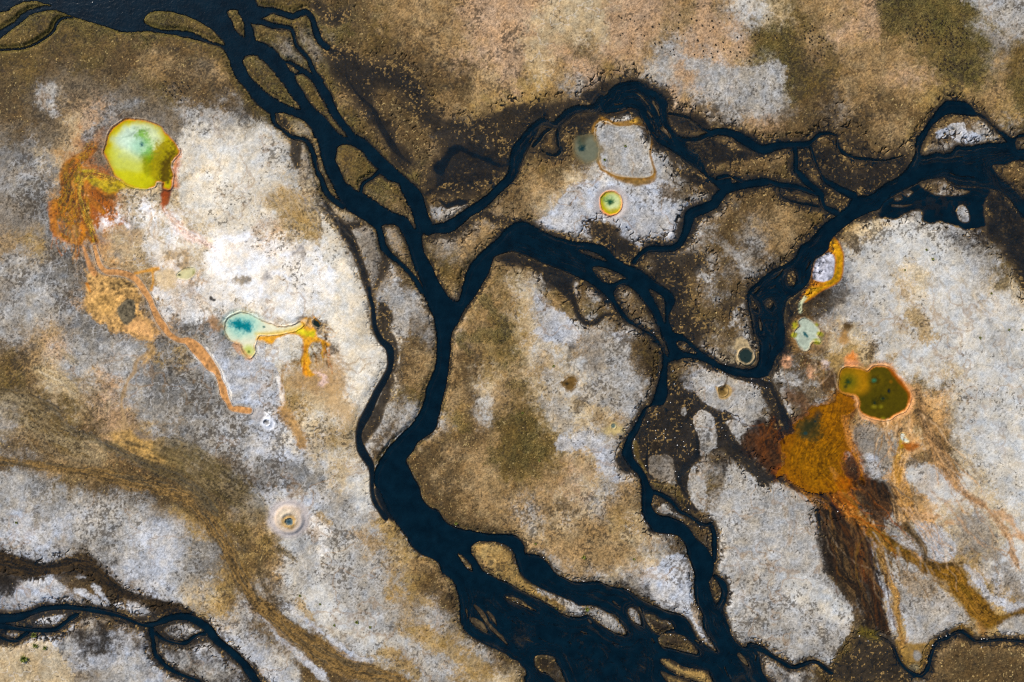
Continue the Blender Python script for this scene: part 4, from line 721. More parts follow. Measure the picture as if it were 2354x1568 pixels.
B("00: 1290 1350 90 70", (150, 205, 170), 6, .55, .8, .1)
S("00: 1130 1265 14 1190 1250 14 1240 1215 14", (150, 172, 150), 1.2, .6, .6, .2)
B("00: 1305 1335 13 16", (30, 96, 98), 1.8, .9, 1.4, .1)
SPR['yellow']['vents'] = [("00: 1305 1335 8 10", (30, 90, 94))]
mat('yellow', poly("00: 880 1300 860 1370 760 1400 700 1440 600 1480 565 1568 01: 545 60 580 200 540 260 480 280 460 420 470 520 520 600 620 640 700 690 770 690 800 620 850 690 900 680 905 640 850 560 830 480 850 400 830 300 850 260 830 180 920 200 1000 265 1060 240 1100 170 1040 60 00: 1000 1520 850 1550 780 1520 760 1470 860 1420 900 1340"))

S("01: 590 60 60 600 200 60 560 300 60 520 420 60", (170, 90, 6), 3, .7, 2, 1.)
S("00: 620 1520 60 01: 600 40 60 640 180 40 610 300 40", (122, 84, 8), 2.5, .75, 1.5, .8)
S("00: 840 1380 50 790 1450 40 720 1500 50 01: 660 0 60", (176, 84, 10), 2.2, .8, 1.5, .8)
S("01: 560 200 30 640 320 40 700 440 40 760 560 40 740 640 30", (204, 118, 22), 2, .7, 1.5, .8)
S("01: 810 420 40 800 500 50 850 600 40 880 660 24", (124, 58, 8), 2, .85, 1, .8)
S("01: 690 230 50 740 300 60 780 360 50", (60, 26, 10), 2.5, .8, 2, 1.4)
_q = np.random.RandomState(8)
for _ in range(30):
    B("01: %d %d %d %d" % (740 + 50 * _q.randn(), 260 + 130 * _q.randn(), 5 + 6 * _q.rand(), 4 + 5 * _q.rand()), (226, 170, 120), .7, .7, .6)
for _ in range(24):
    x_, y_ = 560 + 300 * _q.rand(), 400 + 220 * _q.rand()
    B("01: %d %d %d %d" % (x_, y_, 6 + 10 * _q.rand(), 6 + 8 * _q.rand()), (140, 112, 84), .9, .7, 1)
flow("00: 840 1330 60 780 1440 90 700 1530 120 01: 650 80 150 640 220 180 620 360 190 640 500 190 700 640 110", [(120, 72, 4), (204, 126, 8), (84, 48, 4), (170, 130, 6), (64, 34, 6), (190, 118, 12), (150, 120, 10)], 2.5, .7, 2.2, 6.)
flow("01: 1040 90 60 900 40 60 790 60 60 740 160 60 760 300 70 800 440 70 850 560 60 880 680 30", [(180, 150, 10), (120, 84, 8), (206, 168, 50), (90, 44, 8), (196, 110, 24)], 1.6, .8, 1.3, 16.)
# --- orange rill that leaves it, its peach fan and the pale side pool
P("01: 770 900 870 950 980 960 1100 960 1200 990 1280 1060 1330 1150 1280 1200 1300 1300 1380 1420 1425 1530 1400 1568 1250 1530 1150 1490 1050 1490 990 1420 930 1420 850 1340 790 1230 780 1100 800 1040", (204, 158, 96), 2.5, .92, 3, 1.)
P("01: 1150 1430 1260 1370 1330 1380 1380 1450 1410 1540 1300 1520 1200 1480", (228, 174, 116), 4, .8, 2, .3)
B("01: 960 1230 130 90", (206, 160, 92), 5, .6, 2, .5)
B("01: 1100 1040 130 70", (138, 112, 70), 6, .7, 3, 1.2)
P("01: 1090 1250 1150 1200 1220 1200 1250 1270 1230 1360 1160 1420 1100 1370 1075 1300", (110, 102, 84), 1.6, .95, 2, .9)
RILL = "01: 870 700 36 890 780 40 920 870 46 980 930 50 1080 935 54 1180 960 54 1260 1010 56 1330 1110 60 1380 1190 50 1410 1270 50 1460 1370 60 1510 1440 60 1560 1510 50 1650 1560 44 02: 1720 0 66 1800 60 106 1870 140 106 1930 220 96 1990 280 56 2020 360 42 2050 440 66 2062 500 66 2095 560 42 2130 620 42 2200 628 60 2290 640 60"
paint(stroke(RILL, grow=1.4), (188, 178, 164), 2, .6, 1, .3)
S("01: 770 690 26 800 790 36 830 880 46 870 950 50", (214, 150, 90), 1.5, .9, .8, .5)
S("01: 800 1040 20 820 1080 24 835 1115 14", (210, 130, 40), 1, .9, .5, .3)
F = stroke(RILL); paint(F, (204, 146, 88), 1.0, .97, .5, .6); F.d = F.d + .25 * N_EDGE[F.sl]
SPR['rill'] = dict(pool=F, mats=[], vents=[])
S("01: 1460 905 30 1400 915 40 1320 930 30 1245 948 22", (216, 148, 48), 1.4, .9, .8, .4)
S("01: 1405 930 24 1412 1030 24 1390 1095 28", (214, 150, 58), 1.2, .9, .6, .4)
P("01: 1440 930 1600 900 1640 960 1620 1040 1540 1100 1480 1080", (208, 178, 130), 4, .7, 2, .3)
F = spring('sage', "01: 1620 950 1700 900 1780 890 1802 925 1760 990 1680 1002 1630 988")
paint(F, (204, 196, 150), 2, .9, .8, .2); B("01: 1648 962 16 10", (60, 66, 40), 1, .95); B("01: 1780 940 12 20", (120, 120, 60), 1.5, .8)
SPR['sage']['vents'] = [("01: 1648 962 12 9", (58, 62, 40))]
for q in ("01: 2130 315 12 10", "01: 2264 655 10 8", "01: 1945 1172 16 18", "01: 1968 1190 14 8"): B(q, (60, 56, 54), .8, .95)
S("02: 1390 100 36 1300 150 32 1255 200 36 1240 280 36 1190 350 36 1150 450 42 1120 560 36 1132 640 36 1142 720 46 1140 800 66", (172, 142, 104), 1.5, .85, 1, .5)
S("02: 1380 40 60 1400 100 40 1340 190 60", (200, 156, 92), 3, .7, 2, .8)
P("02: 1060 830 1200 810 1270 860 1400 900 1500 910 1480 1000 1520 1110 1380 1110 1250 1060 1120 990 1000 900", (186, 146, 84), 4, .75, 3, .8)
S("02: 1250 840 50 1330 880 50 1430 880 30", (120, 112, 106), 3, .7, 1.5, .4)

# --- turquoise spring with its yellow apron
P("12: 430 190 300 215 250 320 245 430 275 560 320 640 390 740 460 940 400 980 330 820 250 700 170 660 260 540 230 420 240 320 290 210", (168, 124, 62), 4, .85, 2, .7)
P("12: 520 180 700 120 800 220 830 380 800 500 700 560 560 470 400 440 300 380 300 260 420 240", (178, 140, 90), 8, .7, 3, .5)
S("12: 260 640 90 330 760 90 400 880 70 440 970 50", (198, 156, 104), 4, .6, 2.5, .6)
P("12: 640 480 800 520 900 620 900 760 760 720 660 620", (206, 172, 128), 9, .7, 2, .3)
S("12: 540 290 60 620 320 60 610 400 50", (226, 196, 184), 3, .8, 3, .5)
P("11: 430 1330 560 1360 660 1400 650 1500 580 1560 640 1568 12: 740 60 700 90 620 50 600 0 11: 560 1568 480 1440 360 1400", (96, 72, 44), 3.5, .8, 4, 1.2)
MAT2 = "11: -60 1525 60 1515 160 1512 260 1492 330 1467 400 1400 440 1358 480 1358 520 1410 560 1480 590 1540 640 1568 12: 685 20 670 50 620 40 600 10 540 10 490 60 480 110 500 160 520 200 500 230 530 290 560 310 490 340 480 330 440 310 430 250 420 150 440 90 430 0 11: 420 1545 380 1512 300 1512 200 1545 150 1600 60 1568 0 1560"
P(MAT2, (218, 152, 26), 1.4, .97, 1.2, .6)
S("12: 450 250 40 470 320 30", (226, 140, 20), 1.5, .8, .8, .4); S("12: 430 40 24 430 150 22", (122, 78, 16), 1.2, .6, 1, .5)
S("11: 400 1470 60 470 1500 60 520 1500 70", (206, 196, 24), 2, .85, 1, .4)
S("11: 430 1380 40 500 1430 50 470 1400 50", (222, 190, 150), 2, .7, 2, .5)
mat('yellow2', ) if False else None
TURQ = "01: 2070 1440 2090 1370 2160 1325 2250 1308 2354 1358 11: 60 1385 130 1405 210 1440 330 1430 400 1390 430 1425 360 1470 250 1495 120 1512 20 1518 02: 2340 60 2340 110 2300 150 2260 130 2230 80 2215 30 2140 0 01: 2095 1530 2072 1480"
paint(poly(TURQ), (216, 176, 110), 1.8, .9, 1, .4)
F = spring('turq', TURQ); E1 = Field(F.sl, F.d + .7)
paint(E1, (226, 222, 196), 1.2, 1, .5, .1)
S("11: 0 1500 36 120 1500 30 250 1485 30 360 1455 30 430 1420 40", (224, 190, 70), 2.5, .8, .8, .2)
B("02: 2285 90 50 50", (196, 204, 84), 4, .8, .8, .15)
B("01: 2235 1425 150 105", (140, 206, 192), 8, .75, 1.5, .12)
S("01: 2150 1400 60 2210 1420 90 2280 1440 90 2300 1465 50", (0, 138, 146), 4, 1, 2, .35)
B("11: 75 1440 14 10", (70, 120, 110), 1, .9, 1); B("02: 2288 100 12 12", (90, 110, 40), 1.2, .8)
SPR['turq']['vents'] = [("01: 2285 1455 26 22", (0, 128, 138)), ("11: 75 1440 12 8", (60, 104, 98))]
mat('turq', poly(MAT2))
S("02: 2180 40 60 2230 100 50 2300 160 30", (222, 162, 110), 2.5, .7, 1, .4)
F = spring('black', "11: 515 1400 545 1362 600 1385 600 1415 580 1440 545 1445 520 1430"); paint(F, (34, 46, 44), 1, 1, .6, .3)

# --- small round spring with orange ring
B("21: 915 305 160 160", (184, 176, 172), 3, .9, .8, .12)
B("21: 910 305 108 120", (236, 150, 80), 1.2, 1, .7, .3)
F = spring('round', "21: 910 300 96 104"); paint(F, (184, 172, 8), 1.2, 1, .7, .2)
B("21: 925 290 72 76", (208, 216, 168), 3, .95, .6, .12); B("21: 890 275 46 42", (120, 160, 90), 3.5, .8, .8); B("21: 905 288 26 20", (40, 92, 62), 2.2, .95, .8)
B("21: 950 375 40 26", (178, 160, 20), 2, .7, 1)
SPR['round']['vents'] = [("21: 907 288 18 14", (30, 76, 54))]
P("21: 740 480 820 470 920 500 980 560 900 580 800 560 740 600 700 540", (104, 84, 58), 4, .7, 2, .5)
S("21: 840 430 20 850 460 40", (226, 226, 226), 1.2, .9, .8, .2)

# --- murky grey spring, ochre moat of the white block
for s in ("20: 820 1070 30 850 1105 56 920 1135 36 1000 1140 50 1100 1122 46 1180 1095 50 1225 1150 36 1262 1220 24", "20: 760 1170 40 755 1260 40 785 1350 30 790 1440 30 820 1530 40 21: 860 10 40 940 50 50 1050 85 60 1200 105 60 1290 80 50 1300 20 40", "20: 860 1050 20 960 1035 24 1060 1010 30 1100 970 26"):
    S(s, (150, 108, 40), 1.6, .85, 1, .6)
S("20: 1100 1125 40 1180 1095 50 1220 1140 30", (222, 170, 70), 1.6, .85, 1.2, .7)
_B = poly("20: 770 1170 820 1120 880 1125 950 1165 1050 1175 1150 1160 1250 1190 1270 1290 1250 1400 1270 1500 1290 1568 21: 1280 40 1200 60 1050 55 950 40 880 0 20: 830 1540 795 1420 800 1340 765 1260")
paint(Field(_B.sl, np.abs(_B.d - 2.2 + .8 * N_ST[_B.sl]) - 1.5), (142, 100, 34), 1.2, .9, .8, .6)
paint(Field(_B.sl, np.abs(_B.d - .4) - .5), (206, 196, 176), .7, .7, .5, .4)
F = spring('murky', "20: 570 1320 600 1265 700 1235 760 1255 790 1330 800 1420 770 1480 680 1492 610 1450 575 1390")
paint(Field(F.sl, F.d - 2), (124, 98, 50), 4, .8, 1, .4); paint(F, (118, 122, 106), 4.5, .9, .8, .12)
P("20: 600 1250 720 1240 650 1330 620 1320", (86, 82, 62), 4, .8, 1, .2); S("20: 610 1270 14 645 1360 30", (70, 84, 72), 3, .8, .8); B("20: 648 1370 22 20", (28, 62, 66), 2, .95, 1)
SPR['murky']['vents'] = [("20: 648 1370 14 12", (26, 54, 60))]
P("21: 1100 90 1260 100 1200 130 1130 140", (138, 108, 58), 2, .7, 1, .4)

# --- dark pool with a tan collar
P("22: 2040 40 2100 -20 2160 0 2200 60 2240 120 2230 190 2180 220 2100 210 2060 170 2050 100", (196, 172, 132), 2, .9, 2, .5)
F = spring('slate', "22: 2085 110 2150 70 2212 100 2218 150 2170 202 2100 186"); paint(F, (46, 60, 58), 1.3, 1, .4, .12)
SPR['slate']['vents'] = [("22: 2142 155 10 9", (26, 38, 38))]
# --- mud pot
P("22: 1858 410 1915 430 1965 398 2018 430 2018 490 1972 538 1908 532 1888 480", (172, 140, 88), 1.3, .95, .8, .4)
F = spring('mudpot', "22: 1900 430 1940 415 1975 440 1970 490 1930 505 1905 480"); paint(F, (140, 112, 64), 2, 1, .8, .3); B("22: 1930 446 22 22", (66, 52, 34), 2.4, .95, 1)
S("22: 1935 440 20 1970 380 16 1985 320 16", (70, 54, 36), 1, .85, .6); SPR['mudpot']['vents'] = [("22: 1930 446 16 16", (54, 44, 30))]
# --- brown seep and pale seep
S('22: 560 40 50 520 110 30 515 180 16 530 250 14 570 320 20', (84, 74, 60), 2.5, .75, 1.5, .6)
F = spring('seep', "22: 470 380 520 335 585 340 590 380 565 430 520 450 470 420"); paint(Field(F.sl, F.d - 1), (156, 126, 82), 3.5, .8, 1.5, .5); paint(F, (122, 92, 48), 3, .95, 1, .4); B("22: 505 395 12 10", (50, 46, 34), 1.4, .9)
SPR['seep']['vents'] = [("22: 505 395 9 8", (46, 42, 32))]
B("22: 935 820 95 52", (192, 170, 118), 3, .9, 2, .4)
F = spring('pale', "22: 930 785 22 20"); paint(Field(F.sl, F.d - 1.4), (186, 166, 122), 1.4, .9, .6); paint(F, (122, 134, 122), .9, 1, .4); B("22: 930 788 10 9", (90, 104, 98), 1, .8)
SPR['pale']['vents'] = [("22: 930 788 7 6", (84, 98, 92))]

# --- milky spring and its yellow overflow round the white islet
P("31: 200 1400 290 1350 420 1370 500 1450 560 1500 560 1568 32: 520 60 400 120 250 80 180 0 31: 180 1500", (140, 104, 60), 4, .7, 3, .9)
OVER = "31: 335 1180 50 400 1115 80 470 1070 76 560 1030 76 630 970 76 650 880 66 650 780 70 610 700 90 598 640 40"
paint(stroke(OVER, grow=1.1), (176, 98, 14), 1.2, .95, .6, .5)
S(OVER, (196, 140, 8), 1.6, .95, .8, .5); S("31: 400 1110 30 500 1060 30 600 1010 26 640 900 20 640 800 20", (140, 110, 10), 1.8, .7, .8, .4)
S("31: 450 840 30 425 920 36 405 990 46 430 1040 60 520 1050 40", (184, 114, 14), 1.5, .9, .8, .5); S("31: 520 750 20 580 720 40", (168, 104, 20), 1.5, .8, .8)
P("31: 440 830 500 790 570 755 605 800 605 900 590 980 540 1020 490 1030 430 1000 415 950", (168, 168, 176), 1, 1, .7, .9)
S("31: 300 1300 30 300 1230 30 340 1170 36", (186, 190, 160), 1.2, .9, .5, .2)
MILK = "31: 285 1390 330 1360 380 1380 440 1420 470 1470 450 1520 470 1568 32: 450 0 400 10 365 70 330 82 285 40 270 0 31: 240 1530 250 1470 290 1430"
paint(poly(MILK), (218, 206, 180), 2, .8, 1, .4)
F = spring('milk', MILK); paint(F, (178, 187, 170), 1.6, .95, 1., .3)
for q in ("31: 250 1430 26 40", "31: 470 1500 26 20", "31: 432 1556 30 16", "31: 240 1512 24 24", "32: 440 10 26 16", "31: 445 1420 18 18"): B(q, (154, 152, 14), 1.5, .9, 1.5, .3)
S("31: 330 1490 12 345 1508 22 365 1530 10", (54, 104, 106), 1, .95, .8)
SPR['milk']['vents'] = [("31: 345 1508 15 15", (44, 92, 96))]; mat('milk', stroke(OVER))
B("31: 725 1425 46 40", (104, 78, 40), 3, .9, 1); B("31: 725 1425 22 16", (70, 52, 30), 2, .9, 1); S("31: 725 1440 50 700 1500 70", (110, 84, 48), 3, .8, 1); S("31: 700 1500 40 690 1560 90", (188, 142, 84), 3, .9, 1)

# --- rust and black mats beside the amber spring
P("22: 2354 720 2280 800 2160 850 2110 960 2180 1060 2260 1120 2354 1200 32: 0 1220 80 1200 140 1130 140 1020 100 950 120 860 60 740 0 660", (76, 44, 18), 4, .85, 3, 1.2)
P("22: 2230 880 2354 820 2354 1100 2260 1040", (96, 50, 12), 4, .7, 3, 1.)
P("32: 60 1160 110 1120 130 1180 60 1230", (140, 70, 16), 3, .8, 2, .8)
P("32: 830 1310 960 1290 1020 1330 1100 1330 1130 1460 1180 1560 1060 1568 960 1480 800 1400 740 1340", (52, 38, 26), 3, .9, 3, 1.3)
P("32: 560 300 640 330 620 430 540 470 480 440 470 350", (86, 60, 34), 4, .75, 3, .9)
S("32: 200 500 120 300 560 120 320 620 60", (104, 72, 46), 4, .7, 3, .9)
S("33: 500 40 60 560 180 90 560 340 110 620 520 120 760 640 110 860 760 60", (44, 32, 22), 5, .7, 4, 1.3)
S("33: 940 700 90 990 860 90 1010 1000 90 1080 1110 60", (50, 38, 26), 3, .85, 2, 1.)
S("33: 700 640 40 760 760 36 800 860 40 830 960 50", (104, 78, 46), 3, .75, 3, .9)
S("33: 640 120 160 740 260 160 780 420 160", (64, 44, 24), 5, .6, 4, 1.4)
# --- heart-shaped olive spring and the amber spring below it
AMB = "32: 250 760 370 690 400 620 500 590 600 560 640 480 720 490 810 540 822 590 760 650 690 690 700 770 722 880 760 980 830 1100 870 1240 900 1340 850 1300 830 1130 720 1000 690 1060 672 1150 720 1250 822 1320 760 1360 720 1400 560 1402 400 1395 300 1340 200 1290 150 1230 85 1245 90 1200 150 1130 150 1040 120 960 160 890 260 850 240 800"
OUT = "32: 560 1400 110 680 1470 130 760 1540 140 33: 760 20 110 850 120 90 950 180 110 1050 250 110 1150 320 96 1280 390 100 1400 470 90 1550 530 130 1700 580 190 1750 680 180 1850 800 180 1950 920 190 2050 1000 150 2200 960 46 2354 910 46 2600 850 46"
S(OUT, (118, 84, 18), 2.5, .94, 2, .9)
P("32: 540 1380 700 1390 780 1500 33: 860 120 900 200 820 140 720 20 32: 620 1480", (184, 96, 10), 3, .9, 1, .6)
P("33: 820 0 880 40 960 100 1050 160 1040 200 950 160 880 110", (222, 170, 96), 3, .8, 2, .6)
S("33: 860 230 60 850 330 70 880 480 60 890 620 40", (118, 60, 14), 3, .85, 2, .7)
S("33: 1900 880 60 1940 1020 60 1980 1120 50", (182, 130, 66), 3, .75, 1, .4); S("33: 1780 760 50 1830 850 30", (182, 132, 70), 2, .7, 1)
S("33: 1000 280 40 1060 260 60", (190, 110, 40), 2, .6, 2); S("33: 1330 400 40 1400 430 60", (206, 160, 110), 2.5, .75, 2, .6)
S("33: 1250 150 60 1350 230 50 1430 330 46 1440 450 46 1500 500 40 1620 500 30 1760 470 40", (84, 64, 34), 2, .8, 1.2, .6)
P("33: 1170 1180 1250 1205 1350 1215 1480 1200 1540 1200 1505 1330 1450 1440 1380 1495 1290 1455 1210 1330", (150, 116, 56), 1.6, .9, 1, .5)
S("33: 1230 1180 40 1220 1260 40", (176, 132, 70), 2, .6, 1); B("33: 1370 1330 36 44", (150, 150, 148), 1.6, .8, 1.5); B("33: 1350 1440 50 40", (130, 122, 100), 2.5, .8, 1)
S("33: 1690 1130 40 1800 1060 46 1880 1140 40", (140, 104, 36), 2, .8, 1, .5)
P("33: 830 1090 950 1080 1010 1140 1040 1190 900 1150", (126, 108, 30), 4, .7, 1, .4)
paint(poly(AMB), (180, 96, 26), 1.5, .9, 1, .5)
F = spring('amber', AMB); F.d = F.d + .55 * N_EDGE[F.sl] + 2.2 * N_ST[F.sl]; paint(Field(F.sl, F.d - 3.2), (120, 62, 10), 4, .7, 2, .9); paint(F, (150, 90, 2), 1.2, 1, .8, .45)
P("32: 300 960 500 900 640 920 660 1100 600 1250 420 1300 260 1200 200 1060", (120, 82, 2), 8, .8, 1.5, .5)
S("32: 340 1150 50 380 1260 40 400 1340 24", (196, 128, 26), 3, .6, 2, .5); S("32: 240 980 60 280 1080 50", (188, 120, 20), 4, .6, 2, .5)
S("32: 575 1180 40 610 1230 56 620 1280 30", (220, 150, 80), 2, .8, 2, .7)
P("32: 640 1240 800 1300 760 1350 680 1390 620 1340", (180, 90, 14), 3, .7, 1.5, .4)
P("32: 270 770 400 720 480 740 490 860 440 930 340 910 290 860", (74, 66, 34), 6, .9, 1.5, .3)
S("32: 340 850 50 370 790 60 430 740 40 460 680 36", (34, 52, 48), 4, .85, 1.2, .2); B("32: 330 850 16 12", (60, 140, 100), 1.4, .8, 1)
S("32: 390 620 60 520 600 50", (146, 94, 14), 4, .7, 1)
SPR['amber']['vents'] = [("32: 345 850 26 22", (36, 58, 54)), ("32: 435 740 18 14", (34, 44, 40))]
flow("32: 620 560 200 560 800 330 420 1000 500 420 1200 480 560 1380 300", [(92, 64, 2), (156, 96, 2), (126, 84, 2), (176, 112, 12), (104, 68, 2), (146, 84, 4)], 6, .62, 2.6, 30.)
flow("32: 700 700 40 730 860 50 770 980 50 830 1100 40 870 1220 30", [(150, 90, 16), (196, 130, 60)], 1.5, .8, 1.4)
S("32: 340 850 50 370 790 60 430 740 40 460 680 36", (34, 52, 48), 4, .85, 1.2, .2); P("32: 270 770 400 720 480 740 490 860 440 930 340 910 290 860", (64, 62, 34), 6, .75, 1.5, .3)
mat('amber', stroke(OUT))
HEART = "32: 680 260 760 245 850 250 910 282 960 240 1030 225 1110 240 1160 290 1220 360 1280 430 1308 490 1300 560 1260 640 1170 680 1110 720 1020 727 930 700 870 670 832 610 840 560 800 505 730 490 655 450 650 380"
P("32: 700 230 760 100 820 130 830 220 900 260 960 220 1040 190 1130 215 1190 290 1250 360 1330 440 1350 540 1300 660 1180 720 1060 760 900 730 840 660", (222, 164, 112), 2.5, .9, 1.5, .4)
B("32: 765 160 44 50", (230, 136, 54), 3, .9, 2, .3); B("32: 770 210 50 24", (236, 160, 110), 2, .8, 2)
paint(poly(HEART), (226, 138, 60), 1.4, 1, .6, .2)
F = spring('heart', HEART); paint(Field(F.sl, F.d + 1.2), (92, 78, 4), 1.3, 1, .5, .2)
P("32: 680 262 850 255 920 300 930 400 900 470 800 490 700 460 655 430 658 370", (178, 124, 14), 5, .9, 1, .2)
S("32: 1110 250 20 1170 320 30 1240 410 26 1290 480 24 1300 560 24", (170, 84, 10), 1.8, .8, .6, .2)
B("32: 745 375 78 84", (106, 104, 18), 7, .85, 1, .2); B("32: 740 376 22 20", (38, 62, 30), 2, .8, 1); B("32: 715 426 16 14", (34, 56, 32), 1.5, .8, 1)
B("32: 990 360 70 62", (112, 92, 8), 3, .7, .8, .2); B("32: 985 362 44 40", (78, 66, 6), 2, .7, .8); B("32: 975 362 16 14", (60, 116, 84), 1.4, .9, .8)
B("32: 1112 462 14 18", (20, 34, 40), 1.3, .9, .8); B("32: 1060 530 36 30", (36, 46, 28), 2.5, .85, 1); B("32: 980 570 28 36", (40, 48, 26), 2, .8, 1); B("32: 1050 534 10 8", (40, 110, 60), 1, .8)
B("32: 975 605 20 14", (168, 150, 40), 1.4, .8, 1); B("32: 1042 606 16 14", (160, 148, 40), 1.8, .8, 1); B("32: 1130 375 12 12", (150, 100, 14), 1.2, .8); B("32: 1060 710 16 10", (150, 140, 30), 1.3, .7)
P("32: 900 480 1000 420 1150 500 1270 480 1280 580 1150 660 1000 690 880 640 850 560", (84, 74, 4), 5, .35, 1, .2)
SPR['heart']['vents'] = [("32: 975 362 12 10", (58, 110, 80)), ("32: 1112 462 11 14", (22, 34, 38)), ("32: 1060 530 20 17", (34, 44, 28)), ("32: 980 572 17 22", (36, 44, 26)), ("32: 738 378 18 15", (38, 60, 32))]
for q in ("32: 160 190 40 60", "32: 390 290 34 60"): B(q, (226, 170, 130), 2.5, .8, 3, .7)
B("32: 165 185 10 12", (60, 44, 30), 1.4, .8)
B("32: 530 230 40 40", (214, 196, 190), 2, .8, 3, .8)

# --- small white spring with a yellow tail
S("32: 1240 960 70 1205 1040 56 1170 1130 66 1190 1200 76 1205 1290 46", (190, 138, 50), 2, .9, 1, .4)
S("32: 1230 930 50 1215 990 40 1190 1080 24", (188, 152, 6), 1.6, .9, .8, .3)
P("32: 1230 930 1300 930 1390 940 1380 980 1320 1010 1260 1005 1235 970", (164, 88, 10), 2, .92, 1, .3)
F = spring('white', "32: 1218 860 1248 850 1268 890 1296 918 1272 934 1232 912"); paint(Field(F.sl, F.d - 1), (224, 196, 130), 1.2, .9, .5); paint(F, (212, 214, 200), .9, 1, .4, .12)
SPR['white']['vents'] = [("32: 1250 905 10 8", (130, 146, 130))]; mat('white', stroke("32: 1240 950 56 1205 1040 46 1170 1130 56 1190 1200 60 1205 1290 36"))
S("32: 1640 1220 50 1700 1320 40 1800 1400 36 1900 1460 46 1980 1500 40 2030 1568 36", (176, 132, 90), 2.5, .85, 1.5, .6)
S("32: 1800 1080 20 1880 1160 20 1930 1250 18 1980 1300 12", (150, 130, 104), 2, .7, 1, .4)
for s in ("33: 2030 0 34 2130 100 34 2200 200 30 2230 320 28 2260 430 30 2310 540 24", "33: 2080 0 50 2200 60 60 2300 180 40 2354 260 30", "33: 2150 200 30 2300 230 30 2400 280 20", "33: 1640 100 50 1720 110 30", "33: 1560 40 60 1400 30 40"):
    S(s, (202, 154, 106), 2.5, .7, 2.5, .6)
S("32: 1500 1380 14 1560 1440 14 1680 1480 14 1800 1460 12", (172, 136, 100), 2, .6, 1.5, .4)

# --- terraced cone spring and small sinter cone
B("13: 300 60 190 170", (196, 188, 182), 4, .85, 1, .15); B("13: 300 60 200 182", (196, 186, 184), 3, .4, .8, .1)
for rx, ry, co in ((172, 156, (176, 168, 166)), (158, 142, (206, 194, 184)), (130, 118, (208, 186, 162)), (104, 96, (210, 194, 172))): B("13: 300 60 %d %d" % (rx, ry), co, 1.6, .7, 1.2, .2)
B("13: 275 25 56 40", (190, 178, 158), 2, .8, 2, .4)
B("13: 312 85 74 58", (192, 152, 90), 2, .9, 2, .5); B("13: 312 86 50 38", (204, 172, 116), 1.5, .8, 1.2)
F = spring('cone', "13: 312 86 36 28"); paint(F, (110, 126, 128), 1.2, 1, .8, .15); B("13: 312 90 16 12", (50, 84, 98), 1.6, .9, .6)
SPR['cone']['vents'] = [("13: 312 90 11 9", (44, 76, 90))]
B("12: 110 755 64 66", (216, 218, 224), 2, .9, 1.2, .2); B("12: 20 680 60 66", (176, 170, 166), 2, .7, 1, .2)
F = spring('pit', "12: 102 748 26 26"); paint(F, (150, 148, 146), 1.4, 1, .8, .3); B("12: 92 738 12 10", (84, 84, 86), 1.2, .8, .6)
SPR['pit']['vents'] = [("12: 94 740 10 9", (80, 80, 82))]
for s_, c_ in (("13: -60 760 20 100 900 24 250 1040 24 420 1160 24 600 1270 24 760 1400 20", (84, 66, 40)), ("03: 2050 250 24 2130 440 24 2220 620 24 2330 790 24", (84, 74, 56)), ("03: 1960 40 24 2060 140 24 2150 330 24 2240 520 24 2330 640 20", (142, 108, 50)),
  ("13: 0 900 24 160 1010 24 330 1130 30 500 1230 30 650 1330 30 780 1430 30", (142, 108, 56)), ("02: 1200 1230 24 1420 1310 24 1620 1390 24 1760 1500 24", (92, 80, 58)), ("02: 950 1200 24 1200 1240 20 1400 1290 20", (98, 80, 48)), ("13: 200 960 16 420 1120 20 560 1240 20", (60, 46, 30)),
  ("02: 1300 1330 40 1450 1300 30 1600 1350 30 1750 1470 30", (124, 112, 90)), ("02: 1650 1180 20 1780 1290 24 1900 1400 24 2000 1530 24", (158, 124, 66)), ("13: 60 840 30 140 900 40 200 960 20", (70, 48, 30)), ("02: 300 1120 30 600 1165 26 900 1200 24", (84, 72, 46))):
    S(s_, c_, 2.2, .75, 1.5, .9, stip=True)
